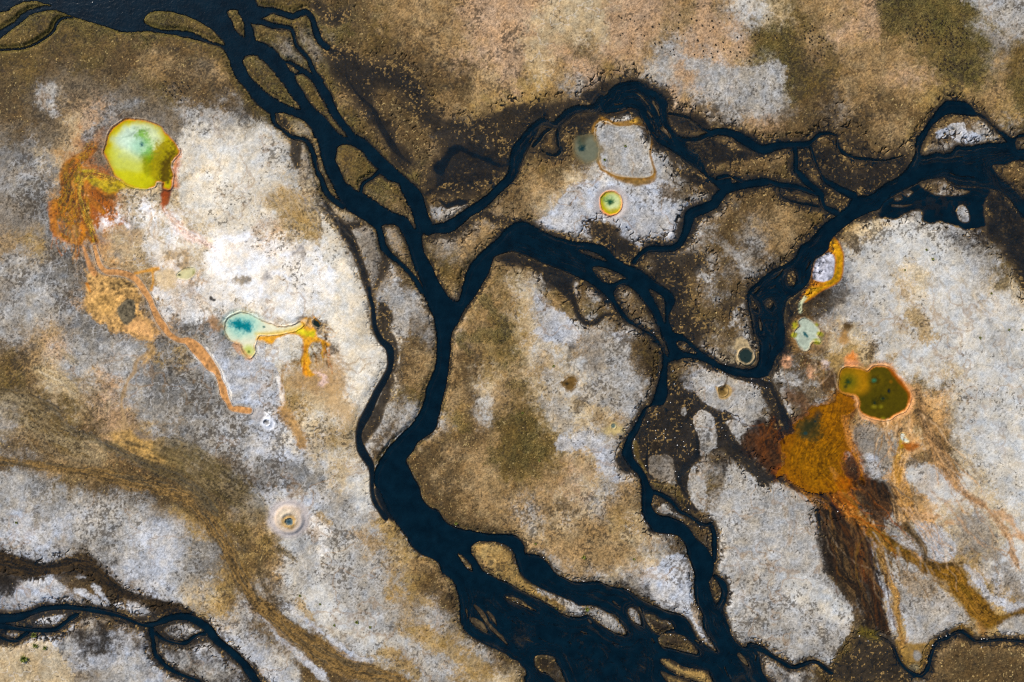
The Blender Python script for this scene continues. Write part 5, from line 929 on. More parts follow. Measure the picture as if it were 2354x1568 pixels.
for s_, c_, o_, l_ in (
  ("02: -60 1100 60 300 1135 60 600 1180 90 900 1220 110 1200 1285 150 1500 1370 150 1750 1470 130 1860 1568 130 03: 2000 200 130 2100 380 130 2190 560 130 2300 740 140 13: 0 830 150 150 960 160 300 1090 180 480 1210 190 620 1300 200 760 1390 190 900 1445 170 1100 1490 140 1350 1560 100", [(70, 58, 42), (104, 82, 48), (150, 116, 66), (92, 80, 60), (124, 98, 56)], .9, 2.6),
  ("02: 0 455 40 200 500 50 350 550 56 500 625 60 570 710 50 630 800 50 800 875 70 960 945 80 1110 1015 80 1260 1095 90 1420 1160 100 1620 1235 110 1760 1320 120 1900 1440 110 1990 1568 110", [(78, 74, 64), (108, 90, 56), (88, 82, 68), (130, 102, 58)], .85, 2.2),
  ("02: 1500 960 200 1700 1060 260 1900 1180 300 2100 1330 300 2280 1480 260 2354 1568 240", [(104, 86, 50), (140, 122, 90), (92, 80, 44), (168, 150, 120)], .6, 3.5),
  ("02: 0 600 240 250 640 260 420 760 260 620 900 240 900 1020 200", [(126, 104, 66), (176, 158, 126), (110, 92, 56), (156, 128, 88)], .5, 4.),
  ("02: 0 850 60 200 840 60 360 900 60 440 980 50 600 1060 70 900 1120 80", [(92, 82, 62), (150, 130, 100), (110, 92, 58)], .6, 2.4),
  ("02: 600 100 20 580 60 16 570 100 24 620 140 40 700 200 60", [(176, 156, 124), (150, 132, 100)], .7, 2.),
  ("02: 340 260 90 480 320 110 600 380 100 690 460 60", [(196, 178, 144), (170, 146, 106), (210, 196, 170)], .75, 3.),
  ("02: 740 430 20 900 460 22 980 480 24 1000 560 30 980 640 40", [(206, 186, 156), (180, 150, 110)], .7, 2.),
  ("33: 860 100 120 900 300 120 940 500 130 990 700 130 1020 900 130 1090 1110 60", [(24, 19, 14), (46, 30, 16), (74, 42, 12), (28, 22, 17), (92, 64, 34)], .95, 1.8),
  ("33: 520 20 110 590 200 130 640 400 150 720 560 150 830 720 140 900 900 110 960 1050 60", [(26, 20, 15), (62, 42, 22), (32, 25, 18), (104, 78, 46), (28, 22, 16)], .95, 2.),
  ("33: 740 20 110 850 120 90 950 190 110 1050 260 110 1150 330 90 1280 395 90 1400 470 90 1550 540 120 1700 590 170 1750 690 170 1850 810 170 1950 930 170 2050 1010 110", [(84, 58, 12), (126, 88, 20), (160, 112, 40), (104, 74, 14), (140, 104, 30)], .85, 1.7),
  ("33: 1040 280 60 1040 400 56 1080 520 56 1120 650 60 1180 760 56 1180 900 56 1210 1020 60 1230 1180 60", [(110, 74, 24), (176, 130, 68), (130, 92, 36)], .85, 1.5),
  ("33: 860 210 60 850 330 76 880 480 70 900 640 40", [(120, 58, 10), (70, 40, 16), (150, 82, 24)], .85, 1.5),
  ("32: 620 1440 120 740 1540 130 33: 780 60 110 900 160 100", [(178, 92, 8), (120, 64, 12), (206, 134, 60), (150, 84, 8)], .85, 1.7),
  ("32: 840 1320 120 960 1420 150 1060 1560 160 33: 1000 40 120 1040 140 80", [(28, 21, 16), (58, 38, 22), (100, 66, 34), (32, 24, 18)], .9, 2.2),
  ("32: 1440 870 60 1530 960 100 1580 1060 130 1640 1160 120 1700 1270 90 1790 1370 70 1890 1450 60 2030 1560 50 33: 2120 110 50 2210 230 46 2250 400 40 2310 540 30", [(96, 74, 48), (176, 130, 86), (140, 110, 76), (206, 168, 130), (120, 90, 56)], .7, 1.6),
  ("32: 1370 420 50 1390 560 70 1430 700 80 1480 820 80 1540 930 90", [(92, 72, 48), (190, 146, 100), (120, 94, 62), (206, 160, 116)], .75, 1.8),
  ("32: 1240 1040 100 1210 1140 110 1190 1240 130 1210 1360 170 1240 1480 190 1260 1568 170", [(196, 146, 76), (220, 176, 122), (176, 120, 40), (206, 158, 96)], .7, 2.4),
  ("33: 1260 120 60 1350 230 56 1430 330 50 1445 450 50 1540 500 50 1640 500 34 1780 465 30", [(60, 46, 24), (96, 72, 36), (70, 56, 34)], .85, 1.6),
  ("03: -60 470 170 100 500 180 250 530 160 360 550 130 500 530 120 640 500 170 800 520 170 920 600 150 1040 690 130 1130 760 100 1300 810 100 1450 860 110 1600 900 120 1750 940 80", [(28, 24, 20), (54, 42, 26), (78, 58, 30), (34, 30, 26), (48, 38, 26)], .96, 2.4),
  ("03: 1080 790 60 1200 800 60 1330 850 70 1480 930 80 1620 920 60", [(84, 64, 36), (56, 44, 30)], .7, 2.),
  ("13: 30 440 20 30 500 26 50 590 30 90 700 34 150 780 30", [(92, 78, 54), (70, 58, 40)], .7, 1.4),
  ("01: 1700 560 60 1800 620 60 1900 680 46 2000 760 40", [(226, 192, 170), (238, 224, 214), (210, 170, 150)], .6, 2.),
):
    flow(s_, c_, 2.4, o_, l_)
def rills(line, n, ang, spread, L, w, cols, seed, op=.85, tex=.5):
    # hair-thin braided runnels wandering off a source line
    r = np.random.RandomState(seed); q = parse(line, 2)
    for k_ in range(n):
        t = r.rand() * (len(q) - 1); i = int(t); p = q[i] + (q[min(i + 1, len(q) - 1)] - q[i]) * (t - i)
        a = math.radians(ang + spread * r.randn()); ln = L * (.35 + .8 * r.rand()); st = 3.2; m = int(ln / st) + 2; ww = w * (.4 + .9 * r.rand() ** 2); pts = []; da = 0.
        for j in range(m):
            pts.append((p[0], p[1], max(ww * (.5 + .5 * math.sin(j * .8 + k_)) * (1 - j / m) + .18, .18)))
            da = .75 * da + .22 * r.randn(); b = a + da
            p = p + st * np.array([math.cos(b), math.sin(b)])
        paint(stroke(np.array(pts), m=4.), cols[r.randint(len(cols))], 1.1, op * (.6 + .4 * r.rand()), .5, tex, stip=True)
RUST = [(44, 30, 18), (112, 66, 18), (150, 100, 30), (178, 92, 10), (70, 42, 20), (30, 22, 16)]
DARKR = [(26, 20, 14), (40, 28, 18), (74, 46, 20), (120, 86, 48), (150, 132, 110), (28, 22, 18), (96, 54, 14)]
PEACH = [(206, 158, 106), (176, 126, 70), (222, 186, 144), (120, 90, 54), (150, 112, 66)]
rills("32: 480 1400 640 1390 830 1330", 30, 52, 10, 95, 1.5, RUST, 1)
rills("33: 480 0 620 20 760 60 900 160", 40, 72, 9, 120, 1.7, DARKR, 2)
rills("32: 860 1290 1020 1290 1180 1310", 24, 62, 14, 60, 1.5, DARKR, 3)
rills("33: 900 150 1050 250 1250 370 1450 480", 30, 62, 16, 55, 1.2, [(120, 84, 24), (150, 112, 56), (84, 60, 22), (150, 140, 126), (96, 74, 40)], 4)
rills("32: 980 740 1200 720 1350 660", 24, 78, 14, 50, 1.3, PEACH, 5)
rills("32: 1370 520 1420 800 1530 1000", 26, 56, 10, 80, 1.3, PEACH + [(92, 70, 44)], 6, .75)
rills("33: 1150 -20 1500 -60 1900 -100", 22, 54, 9, 100, .9, [(196, 152, 108), (170, 138, 104), (214, 180, 146), (156, 128, 96)], 7, .6)
rills("01: 590 40 700 120 830 220", 12, 95, 9, 42, 1.1, [(60, 30, 8), (206, 122, 14), (160, 120, 10), (110, 58, 6), (216, 150, 50), (90, 44, 8)], 8)
rills("01: 500 450 640 520 800 500", 20, 82, 16, 34, .9, [(204, 122, 30), (190, 106, 20), (214, 156, 90), (150, 100, 50)], 9, .8)
rills("12: 430 60 480 40 600 0 680 20", 20, 86, 20, 26, 1.0, [(222, 164, 20), (200, 116, 14), (110, 76, 24), (232, 196, 80), (150, 100, 30)], 10)
rills("11: 380 1420 520 1340 620 1420 640 1540", 30, 40, 70, 12, .9, [(84, 58, 28), (60, 42, 24), (206, 140, 24), (120, 80, 30), (226, 196, 150)], 11)
rills("02: 0 520 300 420 700 330", 26, 38, 9, 90, 1.2, [(108, 90, 58), (184, 164, 130), (90, 78, 56), (150, 124, 84)], 12, .5)
rills("02: 900 900 1300 950 1700 1000", 22, 36, 8, 90, 1.4, [(92, 76, 42), (74, 62, 44), (150, 128, 90)], 13, .5)
rills("11: 0 200 300 150 600 300", 26, 74, 18, 60, 1.1, [(206, 184, 150), (190, 168, 138), (176, 168, 160)], 14, .45)
rills("01: 1050 350 1500 330 1650 560", 26, 70, 25, 45, 1.2, [(252, 250, 248), (222, 190, 160), (186, 152, 112), (250, 248, 246)], 15, .6)
rills("31: 1300 700 1700 900 2000 1300", 22, 64, 12, 80, .9, [(196, 180, 156), (228, 226, 222), (176, 160, 136)], 16, .4)
rills("22: 2250 720 2354 800 32: 60 700 130 800", 22, 100, 35, 26, 1.3, [(64, 36, 14), (120, 62, 12), (40, 26, 16), (150, 82, 16)], 17)
rills("32: 340 160 480 200 620 260", 24, 70, 40, 26, 1.2, [(96, 66, 36), (170, 126, 70), (200, 170, 140), (70, 50, 32)], 18, .7)
# bright wind-blown efflorescence curls on the white sinter
for s in ("11: 40 880 14 90 820 16 180 790 14 300 770 12 420 720 10", "11: 300 1000 14 230 940 20 130 960 20 60 1060 24 40 1160 20", "01: 1240 440 20 1300 350 26 1380 340 22 1450 400 20", "01: 1000 480 60 1120 470 50 1180 520 50", "11: 560 780 20 640 840 20 680 920 20", "01: 2060 620 50 2180 640 50 2280 600 40"):
    S(s, (238, 238, 240), 2.5, .75, 3, .4)
for s in ("11: 350 770 60 420 740 70 430 810 50", "11: 80 1000 60 120 960 40", "01: 1080 780 50 1120 800 40", "01: 910 580 50 950 640 60 1040 650 30", "01: 2220 1020 70", ) :
    if len(s.split()) > 4: S(s, (150, 140, 130), 3, .7, 3, .6)
S("01: 2190 1010 60 2280 1000 40", (128, 106, 70), 3, .75, 3, .6); S("01: 1960 1390 80 1980 1440 60 2040 1440 30", (172, 128, 84), 3, .75, 3, .6)
S("01: 1560 800 80 1700 760 60 1700 860 80 1620 860 60", (164, 132, 84), 4, .75, 4, .9); S("01: 1100 560 80 1280 600 90 1200 640 60", (176, 146, 112), 5, .7, 4, .7)
S("01: 1040 700 60 1180 720 60 1150 800 50", (178, 150, 116), 5, .7, 4, .7)

RWg = np.zeros(SHAPE, f32) + .14                 # where bars and weed show through the current
for s, a in (("20: 700 700 1500 700 1800 1300 1800 1568 1300 1568 1100 1100 700 1100", 1.), ("31: 1000 -200 2354 -200 2354 300 1000 400", .75), ("21: 2100 900 2354 900 2354 1568 2100 1568", .9), ("32: -20 -20 200 -20 200 300 -20 400", .8), ("31: -20 800 450 500 500 1100 100 1568 -20 1568", .9), ("23: -100 700 1900 700 2300 1700 -100 1700", .8), ("20: -100 1000 700 950 700 1500 -100 1600", .8), ("21: 0 560 700 640 900 900 300 1000 0 760", .7), ("13: 1850 700 2354 900 2354 1400 1850 1100", .8)):
    F = poly(s); np.maximum(RWg[F.sl], a * ss(8, -8, F.d), out=RWg[F.sl])
_x = (sd + 2.2 * N_MID * 3) / .85 + 30; _y = (XX + YY * .4) / 26
stn = fbm(1., 131, 3, .6, _x, _y) + .5
_y2 = (XX * .5 - YY) / 26
stn = np.where(XX > 800, fbm(1., 133, 3, .6, _x, _y2) + .5, stn)
barm = RWg * ss(.47, .66, stn)
del _x, _y, _y2
C += (barm * .8 * (sd < .3) * (wet > .3))[..., None] * (lin((142, 122, 88)) - C)
# ------------------------------------------------------------------ relief
H = .44 + .34 * N_BIG + .14 * N_MID + .05 * N_FINE + .07 * grain * (.5 * g2 + g1) * (1 - .6 * np.clip(white, 0, 1))
pm = np.full(SHAPE, BIG, f32)
for k, S_ in SPR.items():
    F = S_['pool']; np.minimum(pm[F.sl], F.d, out=pm[F.sl])
flat = ss(6, 2, pm)
H = H + (.30 - H) * flat
H = H * (1 - .88 * prox)
H = H * (1 - ss(0, .16, wet)) - np.where(sd < 0, .9, .16) * wet
H = H + np.where(sd > 0, TUFT * (.03 - H), 0)
H = np.where(pm < 0, H - .35 * ss(0, -2, pm), H)
cx, cy = 256 + 312 / K, 511.5 + 70 / K
rr = np.hypot(XX - cx, YY - cy)
H += .8 * ss(20, 5, rr) * (pm > 0) + .06 * np.sin(rr * 1.1) * ss(20, 15, rr)
cx, cy = 256 + 102 / K, 341 + 748 / K
H += .4 * ss(8, 3, np.hypot(XX - cx, YY - cy)) * (pm > 0)
H = H.astype(f32)
dist_out = np.maximum(np.maximum(-XX - 30, XX - 1054), np.maximum(-YY - 25, YY - 707))
PX = ((XX - SX) * M).astype(f32); PY = ((SY - YY) * M).astype(f32)

# ------------------------------------------------------------------ mesh makers
scene = bpy.context.scene
COL = scene.collection
def raw_mesh(name, co, quads, smooth_=True):
    me = bpy.data.meshes.new(name)
    n, q = len(co), len(quads)
    me.vertices.add(n); me.vertices.foreach_set('co', np.ascontiguousarray(co, f32).ravel())
    k = quads.shape[1]
    me.loops.add(q * k); me.loops.foreach_set('vertex_index', quads.astype(np.int32).ravel())
    me.polygons.add(q)
    me.polygons.foreach_set('loop_start', np.arange(0, q * k, k, dtype=np.int32))
    me.polygons.foreach_set('loop_total', np.full(q, k, np.int32))
    if smooth_: me.polygons.foreach_set('use_smooth', np.ones(q, bool))
    me.update(calc_edges=True)
    return me
def attr(me, name, data, typ='FLOAT'):
    a = me.attributes.new(name, typ, 'POINT')
    if typ == 'FLOAT_COLOR':
        d = np.ones((len(data), 4), f32); d[:, :3] = data
        a.data.foreach_set('color', d.ravel())
    else: a.data.foreach_set('value', np.ascontiguousarray(data, f32).ravel())
def patch(name, fmask, z, mat, colour=None, extra=None, parent=None, base=(0, 0, 0), sl=None):
    """fmask over the faces of a window of the survey grid; z over its vertices"""
    j, i = np.nonzero(fmask)
    if len(j) == 0: return None
    w = fmask.shape[1] + 1
    q = np.stack([(j + 1) * w + i, (j + 1) * w + i + 1, j * w + i + 1, j * w + i], 1)
    used, inv = np.unique(q, return_inverse=True)
    q = inv.reshape(q.shape)
    sl = sl or (slice(None), slice(None))
    co = np.stack([PX[sl].ravel()[used] - base[0], PY[sl].ravel()[used] - base[1], np.asarray(z, f32).ravel()[used] - base[2]], 1)
    me = raw_mesh(name, co, q)
    if colour is not None: attr(me, 'Col', colour.reshape(-1, 3)[used], 'FLOAT_COLOR')
    for k, d in (extra or {}).items(): attr(me, k, d.ravel()[used])
    me.materials.append(mat)
    o = bpy.data.objects.new(name, me); COL.objects.link(o)
    if parent: o.parent = parent
    return o
def faces(vm, any_=False):
    f = (lambda a, b: a | b) if any_ else (lambda a, b: a & b)
    return f(f(vm[:-1, :-1], vm[1:, :-1]), f(vm[:-1, 1:], vm[1:, 1:]))
def tag(o, label=None, cat=None, group=None, kind=None):
    for k, v in (('label', label), ('category', cat), ('group', group), ('kind', kind)):
        if v: o[k] = v
    return o
def pt(s):
    t = s.split(); return 256. * int(t[0][0]) + float(t[1]) / K, 170.5 * int(t[0][1]) + float(t[2]) / K
def world(x, y):
    return (x - SX) * M, (SY - y) * M
def at(A, x, y):
    return float(A[min(np.searchsorted(Y, y), NY - 1), min(np.searchsorted(X, x), NX - 1)])

# ------------------------------------------------------------------ materials
def material(name):
    m = bpy.data.materials.new(name); m.use_nodes = True
    nt = m.node_tree; nt.nodes.clear()
    return m, nt, (lambda t, **k: _node(nt, t, k)), (lambda a, b: nt.links.new(a, b))
def _node(nt, t, k):
    n = nt.nodes.new(t)
    for a, v in k.items():
        if a.startswith('i_'): n.inputs[a[2:].replace('_', ' ')].default_value = v
        else: setattr(n, a, v)
    return n
def ground_mat(name, rough, bump, micro, scale=7., spec=.2):
    m, nt, N, L = material(name)
    out = N('ShaderNodeOutputMaterial'); b = N('ShaderNodeBsdfPrincipled', i_Roughness=rough)
    b.inputs['Specular IOR Level'].default_value = spec
    at_ = N('ShaderNodeAttribute', attribute_name='Col')
    tc = N('ShaderNodeTexCoord')
    n1 = N('ShaderNodeTexNoise', i_Scale=scale, i_Detail=3., i_Roughness=.65)
    L(tc.outputs['Object'], n1.inputs['Vector'])
    mr = N('ShaderNodeMapRange'); mr.inputs[1].default_value = .25; mr.inputs[2].default_value = .75
    mr.inputs[3].default_value = 1 - micro; mr.inputs[4].default_value = 1 + micro
    L(n1.outputs['Fac'], mr.inputs[0])
    mx = N('ShaderNodeMix', data_type='RGBA', blend_type='MULTIPLY'); mx.inputs[0].default_value = 1
    L(at_.outputs['Color'], mx.inputs[6]); L(mr.outputs[0], mx.inputs[7])
    L(mx.outputs[2], b.inputs['Base Color'])
    if bump:
        bp = N('ShaderNodeBump', i_Strength=bump, i_Distance=.08); L(n1.outputs['Fac'], bp.inputs['Height']); L(bp.outputs[0], b.inputs['Normal'])
    L(b.outputs[0], out.inputs[0])
    return m
M_GROUND = ground_mat('sinter_and_turf', .92, .6, .30)
M_MAT = ground_mat('microbial_film', .6, .3, .30, 9., .1)
M_POOL = ground_mat('mineral_water', .15, .0, .05, 3., .1)
M_RIM = ground_mat('sinter_crust', .8, .5, .3, 9.)
def water_mat():
    m, nt, N, L = material('river_water')
    out = N('ShaderNodeOutputMaterial'); b = N('ShaderNodeBsdfPrincipled', i_Roughness=.14)
    b.inputs['Specular IOR Level'].default_value = .22; b.inputs['IOR'].default_value = 1.33
    tc = N('ShaderNodeTexCoord')
    n0 = N('ShaderNodeTexNoise', i_Scale=.05, i_Detail=3.)
    n1 = N('ShaderNodeTexNoise', i_Scale=1.1, i_Detail=3., i_Distortion=.6)
    n2 = N('ShaderNodeTexNoise', i_Scale=.35, i_Detail=4.)
    for n in (n0, n1, n2): L(tc.outputs['Object'], n.inputs['Vector'])
    cr = N('ShaderNodeValToRGB'); e = cr.color_ramp.elements
    e[0].position = .3; e[0].color = (.0006, .0062, .0125, 1); e[1].position = .75; e[1].color = (.0016, .0125, .0235, 1)
    L(n2.outputs['Fac'], cr.inputs[0]); L(cr.outputs[0], b.inputs['Base Color'])
    bp = N('ShaderNodeBump', i_Strength=.65, i_Distance=.08); L(n1.outputs['Fac'], bp.inputs['Height']); L(bp.outputs[0], b.inputs['Normal'])
    dp = N('ShaderNodeAttribute', attribute_name='depth')
    tr = N('ShaderNodeBsdfTransparent'); mx = N('ShaderNodeMixShader')
    L(dp.outputs['Fac'], mx.inputs[0]); L(tr.outputs[0], mx.inputs[1]); L(b.outputs[0], mx.inputs[2]); L(mx.outputs[0], out.inputs[0])
    return m
M_WATER = water_mat()
def plain_mat(name, c1, c2, scale, rough=.85):
    m, nt, N, L = material(name)
    out = N('ShaderNodeOutputMaterial'); b = N('ShaderNodeBsdfPrincipled', i_Roughness=rough)
    tc = N('ShaderNodeTexCoord'); n1 = N('ShaderNodeTexNoise', i_Scale=scale, i_Detail=4.); L(tc.outputs['Object'], n1.inputs['Vector'])
    cr = N('ShaderNodeValToRGB'); e = cr.color_ramp.elements
    e[0].position = .35; e[0].color = tuple(lin(c1)) + (1,); e[1].position = .65; e[1].color = tuple(lin(c2)) + (1,)
    L(n1.outputs['Fac'], cr.inputs[0]); L(cr.outputs[0], b.inputs['Base Color'])
    bp = N('ShaderNodeBump', i_Strength=.5, i_Distance=.03); L(n1.outputs['Fac'], bp.inputs['Height']); L(bp.outputs[0], b.inputs['Normal'])
    L(b.outputs[0], out.inputs[0])
    return m

# ------------------------------------------------------------------ ground, islands, water
ALB = .83                     # photographed tone to albedo under this sun and sky
_L = (C @ np.array([.25, .65, .1], f32))[..., None]
_S = 1 - C.min(2, keepdims=True) / (C.max(2, keepdims=True) + 1e-5)
C = np.clip(_L + (C - _L) * (1 + .28 * (1 - _S)), .001, 1) * np.clip(_L / .46, .02, 1.6) ** .15
C = np.clip(C * (ALB + (.98 - ALB) * purew)[..., None], .002, .9)
isl_f = np.zeros((NY - 1, NX - 1), np.int16)
same = (isl_id[:-1, :-1] == isl_id[1:, 1:]) & (isl_id[1:, :-1] == isl_id[:-1, 1:]) & (isl_id[:-1, :-1] == isl_id[1:, :-1])
isl_f[same] = isl_id[:-1, :-1][same]
tag(patch('ground', isl_f == 0, H, M_GROUND, C), 'sinter flats, wet mud and turf of the geothermal plain', None, None, 'structure')
for i, k in enumerate(isl_names):
    o = patch('river_island', isl_f == i + 1, H, M_GROUND, C)
    if o: tag(o, None, None, 'islands in the river', 'structure')
wz = np.zeros(SHAPE, f32)
depth = (np.clip(wet * 1.12, 0, 1) ** 1.7 * .985 * np.where(sd > 0, 1 - TUFT, 1) * (1 - .38 * barm)).astype(f32)
wf = faces(wet > .03, True)
creek = ((XX[:-1, :-1] < 300) & (YY[:-1, :-1] > 560))[:, :]
brook = ((XX[:-1, :-1] > 872) & (YY[:-1, :-1] > 620) & (XX[:-1, :-1] < 3000))
for nm, mk in (('river', wf & ~creek & ~brook), ('creek', wf & creek), ('brook', wf & brook)):
    tag(patch(nm, mk, wz, M_WATER, None, {'depth': depth}), None, None, None, 'structure')

# ------------------------------------------------------------------ springs as objects
INFO = {
 'yellow': ('hot_spring', 'broad yellow and pale green hot spring with orange rim and rust-coloured runoff', 'hot spring'),
 'rill': ('mineral_rill', 'long winding orange rill edged in white crust on the grey flat', 'rill'),
 'sage': ('hot_spring', 'small sage-green spring on white sinter beside orange trickles', 'hot spring'),
 'turq': ('hot_spring', 'cream spring with turquoise centre and a golden overflow arm', 'hot spring'),
 'black': ('hot_spring', 'tiny blackish spring at the end of the golden overflow arm', 'hot spring'),
 'round': ('hot_spring', 'small round green-eyed spring with bright orange ring on white sinter', 'hot spring'),
 'murky': ('hot_spring', 'murky grey-green spring beside the walled white sinter block', 'hot spring'),
 'slate': ('hot_spring', 'dark slate-coloured pool with cream collar inside the river bend', 'hot spring'),
 'mudpot': ('hot_spring', 'tan mud pot on a grey crust mound south of the slate pool', 'mud pot'),
 'seep': ('hot_spring', 'brown seep pool at the edge of the mottled grey patch', 'hot spring'),
 'pale': ('hot_spring', 'tiny grey-green spring in a cream apron near the narrow stream', 'hot spring'),
 'milk': ('hot_spring', 'milky white spring with teal star vent and yellow overflow to the river', 'hot spring'),
 'heart': ('hot_spring', 'heart-shaped olive spring with orange lip and dark vents', 'hot spring'),
 'amber': ('hot_spring', 'large amber spring with teal-black vents draining into ochre streams', 'hot spring'),
 'white': ('hot_spring', 'tiny white spring with yellow and rust tail below the heart-shaped pool', 'hot spring'),
 'cone': ('hot_spring', 'terraced pinkish sinter cone with a blue-grey vent', 'hot spring'),
 'pit': ('hot_spring', 'little grey pit in a white sinter knob below the orange rill', 'hot spring'),
}
Z_POOL = .235
for k, S_ in SPR.items():
    nm, label, cat = INFO[k]
    F = S_['pool']; sl = F.sl
    ins = F.d < 0
    if not ins.any(): continue
    ys, xs = np.nonzero(ins)
    bx, by = float(PX[sl][ins].mean()), float(PY[sl][ins].mean())
    root = bpy.data.objects.new(nm, None); COL.objects.link(root); root.location = (bx, by, 0); root.empty_display_size = .5
    tag(root, label, cat, 'hot springs on the sinter flats' if cat != 'rill' else None)
    base = (bx, by, 0)
    lift = .62 if k == 'cone' else .28 if k == 'pit' else 0
    if k in ('amber', 'murky', 'seep', 'sage'): pass          # these lie flush with the flat, without a lip
    elif k != 'rill':
        rw = 2.6 if k not in ('black', 'pale', 'white', 'pit') else 1.5
        rz = .24 + lift + .22 * np.exp(-((F.d - .9) / .8) ** 2) + .02 * N_FINE[sl]
        rz = np.where(F.d > rw - .7, np.minimum(rz, H[sl] + .012), rz)
        patch('rim', faces((F.d > -.7) & (F.d < rw)), rz, M_RIM, C[sl], None, root, base, sl)
    elif True:
        rz = np.where(np.abs(F.d - .8) < .9, H[sl] + .07, H[sl] - .02)
        patch('crust_edge', faces((F.d > -.2) & (F.d < 1.6)), rz, M_RIM, C[sl], None, root, base, sl)
    patch('pool_water' if k != 'rill' else 'shallow_water', faces(ins, True), np.full(ins.shape, Z_POOL + lift + .06 * (k == 'rill'), f32), M_POOL if k != 'rill' else M_MAT, C[sl], None, root, base, sl)
    for s in S_['vents']:
        t = s[0].split(); vx, vy = pt(' '.join(t[:3])); rx, ry = float(t[3]) / K * M, float(t[4]) / K * M
        wx_, wy_ = world(vx, vy)
        n = 18; vs = []; rnd = np.random.RandomState(int(vx * 7) % 1000)
        rads = 1 + .35 * (rnd.rand(n) - .5)
        for ring, (f, dz) in enumerate(((1., .012), (.72, .006), (.4, -.0), (.0, -.0))):
            for a in range(n):
                th = a / n * 2 * math.pi
                vs.append((wx_ - bx + f * rx * rads[a] * math.cos(th), wy_ - by + f * ry * rads[a] * math.sin(th), Z_POOL + lift + .004 + dz))
        q = np.array([[r * n + a, r * n + (a + 1) % n, (r + 1) * n + (a + 1) % n, (r + 1) * n + a] for r in range(3) for a in range(n)])[:, ::-1]
        q = q[:, ::-1] if True else q
        me = raw_mesh('vent', np.array(vs), q)
        base_c = lin(s[1])
        cols = np.tile(base_c, (len(vs), 1)) * ALB
        edge = np.array([C[min(np.searchsorted(Y, SY - (v[1] + by) / M), NY - 1), min(np.searchsorted(X, SX + (v[0] + bx) / M), NX - 1)] for v in vs[:n]])
        cols[:n] = edge; cols[n:2 * n] = .5 * edge + .5 * cols[n:2 * n]
        attr(me, 'Col', cols, 'FLOAT_COLOR'); me.materials.append(M_POOL)
        o = bpy.data.objects.new('vent', me); COL.objects.link(o); o.parent = root
    for G in S_['mats']:
        dm = G.d + .45 * N_EDGE[G.sl]
        ok = (dm < .3) & (pm[G.sl] > .9) & (wet[G.sl] < .25)
        patch('microbial_mat', faces(ok), H[G.sl] + .014, M_MAT, C[G.sl], None, root, base, G.sl)

# ------------------------------------------------------------------ stones, tufts
def stone_mesh(seed):
    r = np.random.RandomState(seed)
    import bmesh
    bm = bmesh.new(); bmesh.ops.create_icosphere(bm, subdivisions=2, radius=1)
    dirs = r.randn(7, 3); dirs /= np.linalg.norm(dirs, axis=1)[:, None]; ks = .55 + .35 * r.rand(7)
    for v in bm.verts:
        p = np.array(v.co); 
        for d, kk in zip(dirs, ks):
            t = p @ d
            if t > kk: p = p - d * (t - kk) * .85
        p *= 1 + .12 * (r.rand() - .5)
        v.co = (p[0] * 1.15, p[1] * .9, p[2] * .55)
    me = bpy.data.meshes.new('stone'); bm.to_mesh(me); bm.free()
    return me
M_STONE = plain_mat('salt_crusted_rock', (146, 140, 132), (226, 224, 222), 6.)
STONES = [stone_mesh(s) for s in range(4)]
for me in STONES: me.materials.append(M_STONE)
rs = np.random.RandomState(5)
inside = (dist_out < -40)
def scatter(prob, n, mind):
    p = (prob * inside).ravel().astype(np.float64); p /= p.sum()
    pick = rs.choice(p.size, n * 4, replace=False, p=p)
    got = []
    for q in pick:
        j, i = divmod(int(q), NX)
        x, y = float(X[i]), float(Y[j])
        if all((x - a) ** 2 + (y - b) ** 2 > mind ** 2 for a, b in got[-400:]): got.append((x, y))
        if len(got) >= n: break
    return got
lower = ss(300, 480, YY) * ss(380, 470, XX) + .02
edge_p = salt * (sd > -.3) * (sd < 1.6) * lower
def put(name, meshes, x, y, s, z, label, cat, group):
    o = bpy.data.objects.new(name, meshes[rs.randint(len(meshes))]); COL.objects.link(o)
    wx_, wy_ = world(x, y); o.location = (wx_, wy_, z); o.scale = (s, s, s); o.rotation_euler = (0, 0, rs.rand() * 6.28)
    return tag(o, label, cat, group)
for x, y in scatter(edge_p, 120, 1.8):
    put('salt_crusted_stone', STONES, x, y, .05 + .12 * rs.rand() ** 2, max(at(H, x, y), 0) + .05, 'small white salt-crusted stone on a bank at the dark water edge', 'stone', 'white stones along the river banks')
mud_p = ((shal > .3) & (sd > 1.2) & (shal < .8) & (XX > 560) & (YY > 300)) * 1. * ss(.0, .2, N_BIG + .1)
for x, y in scatter(mud_p, 40, 4.5):
    put('salt_crusted_stone', STONES, x, y, .08 + .09 * rs.rand(), .04, 'tiny white stone standing in the shallow dark mudflat', 'stone', 'white stones in the mudflats')

def tussock_mesh(seed, blades=46):
    r = np.random.RandomState(seed); co, fc, sh = [], [], []
    for b in range(blades):
        th = r.rand() * 6.28; d0 = .35 * r.rand(); lean = .35 + .75 * r.rand(); h = .9 * (1.1 - .5 * lean) * (.7 + .6 * r.rand())
        c, s_ = math.cos(th), math.sin(th); w = .07 + .06 * r.rand()
        bx_, by_ = c * d0, s_ * d0
        n = len(co); c0 = r.rand()
        for f, hh, ww in ((0, 0, 1.), (.45, .75, .9), (1., 1. - .35 * lean, .15)):
            px_, py_ = bx_ + c * lean * f, by_ + s_ * lean * f
            co += [(px_ - s_ * w * ww, py_ + c * w * ww, h * hh), (px_ + s_ * w * ww, py_ - c * w * ww, h * hh)]
            sh += [c0, c0]
        fc += [(n, n + 1, n + 3, n + 2), (n + 2, n + 3, n + 5, n + 4)]
    me = raw_mesh('tussock', np.array(co), np.array(fc), False)
    attr(me, 'shade', np.array(sh))
    return me
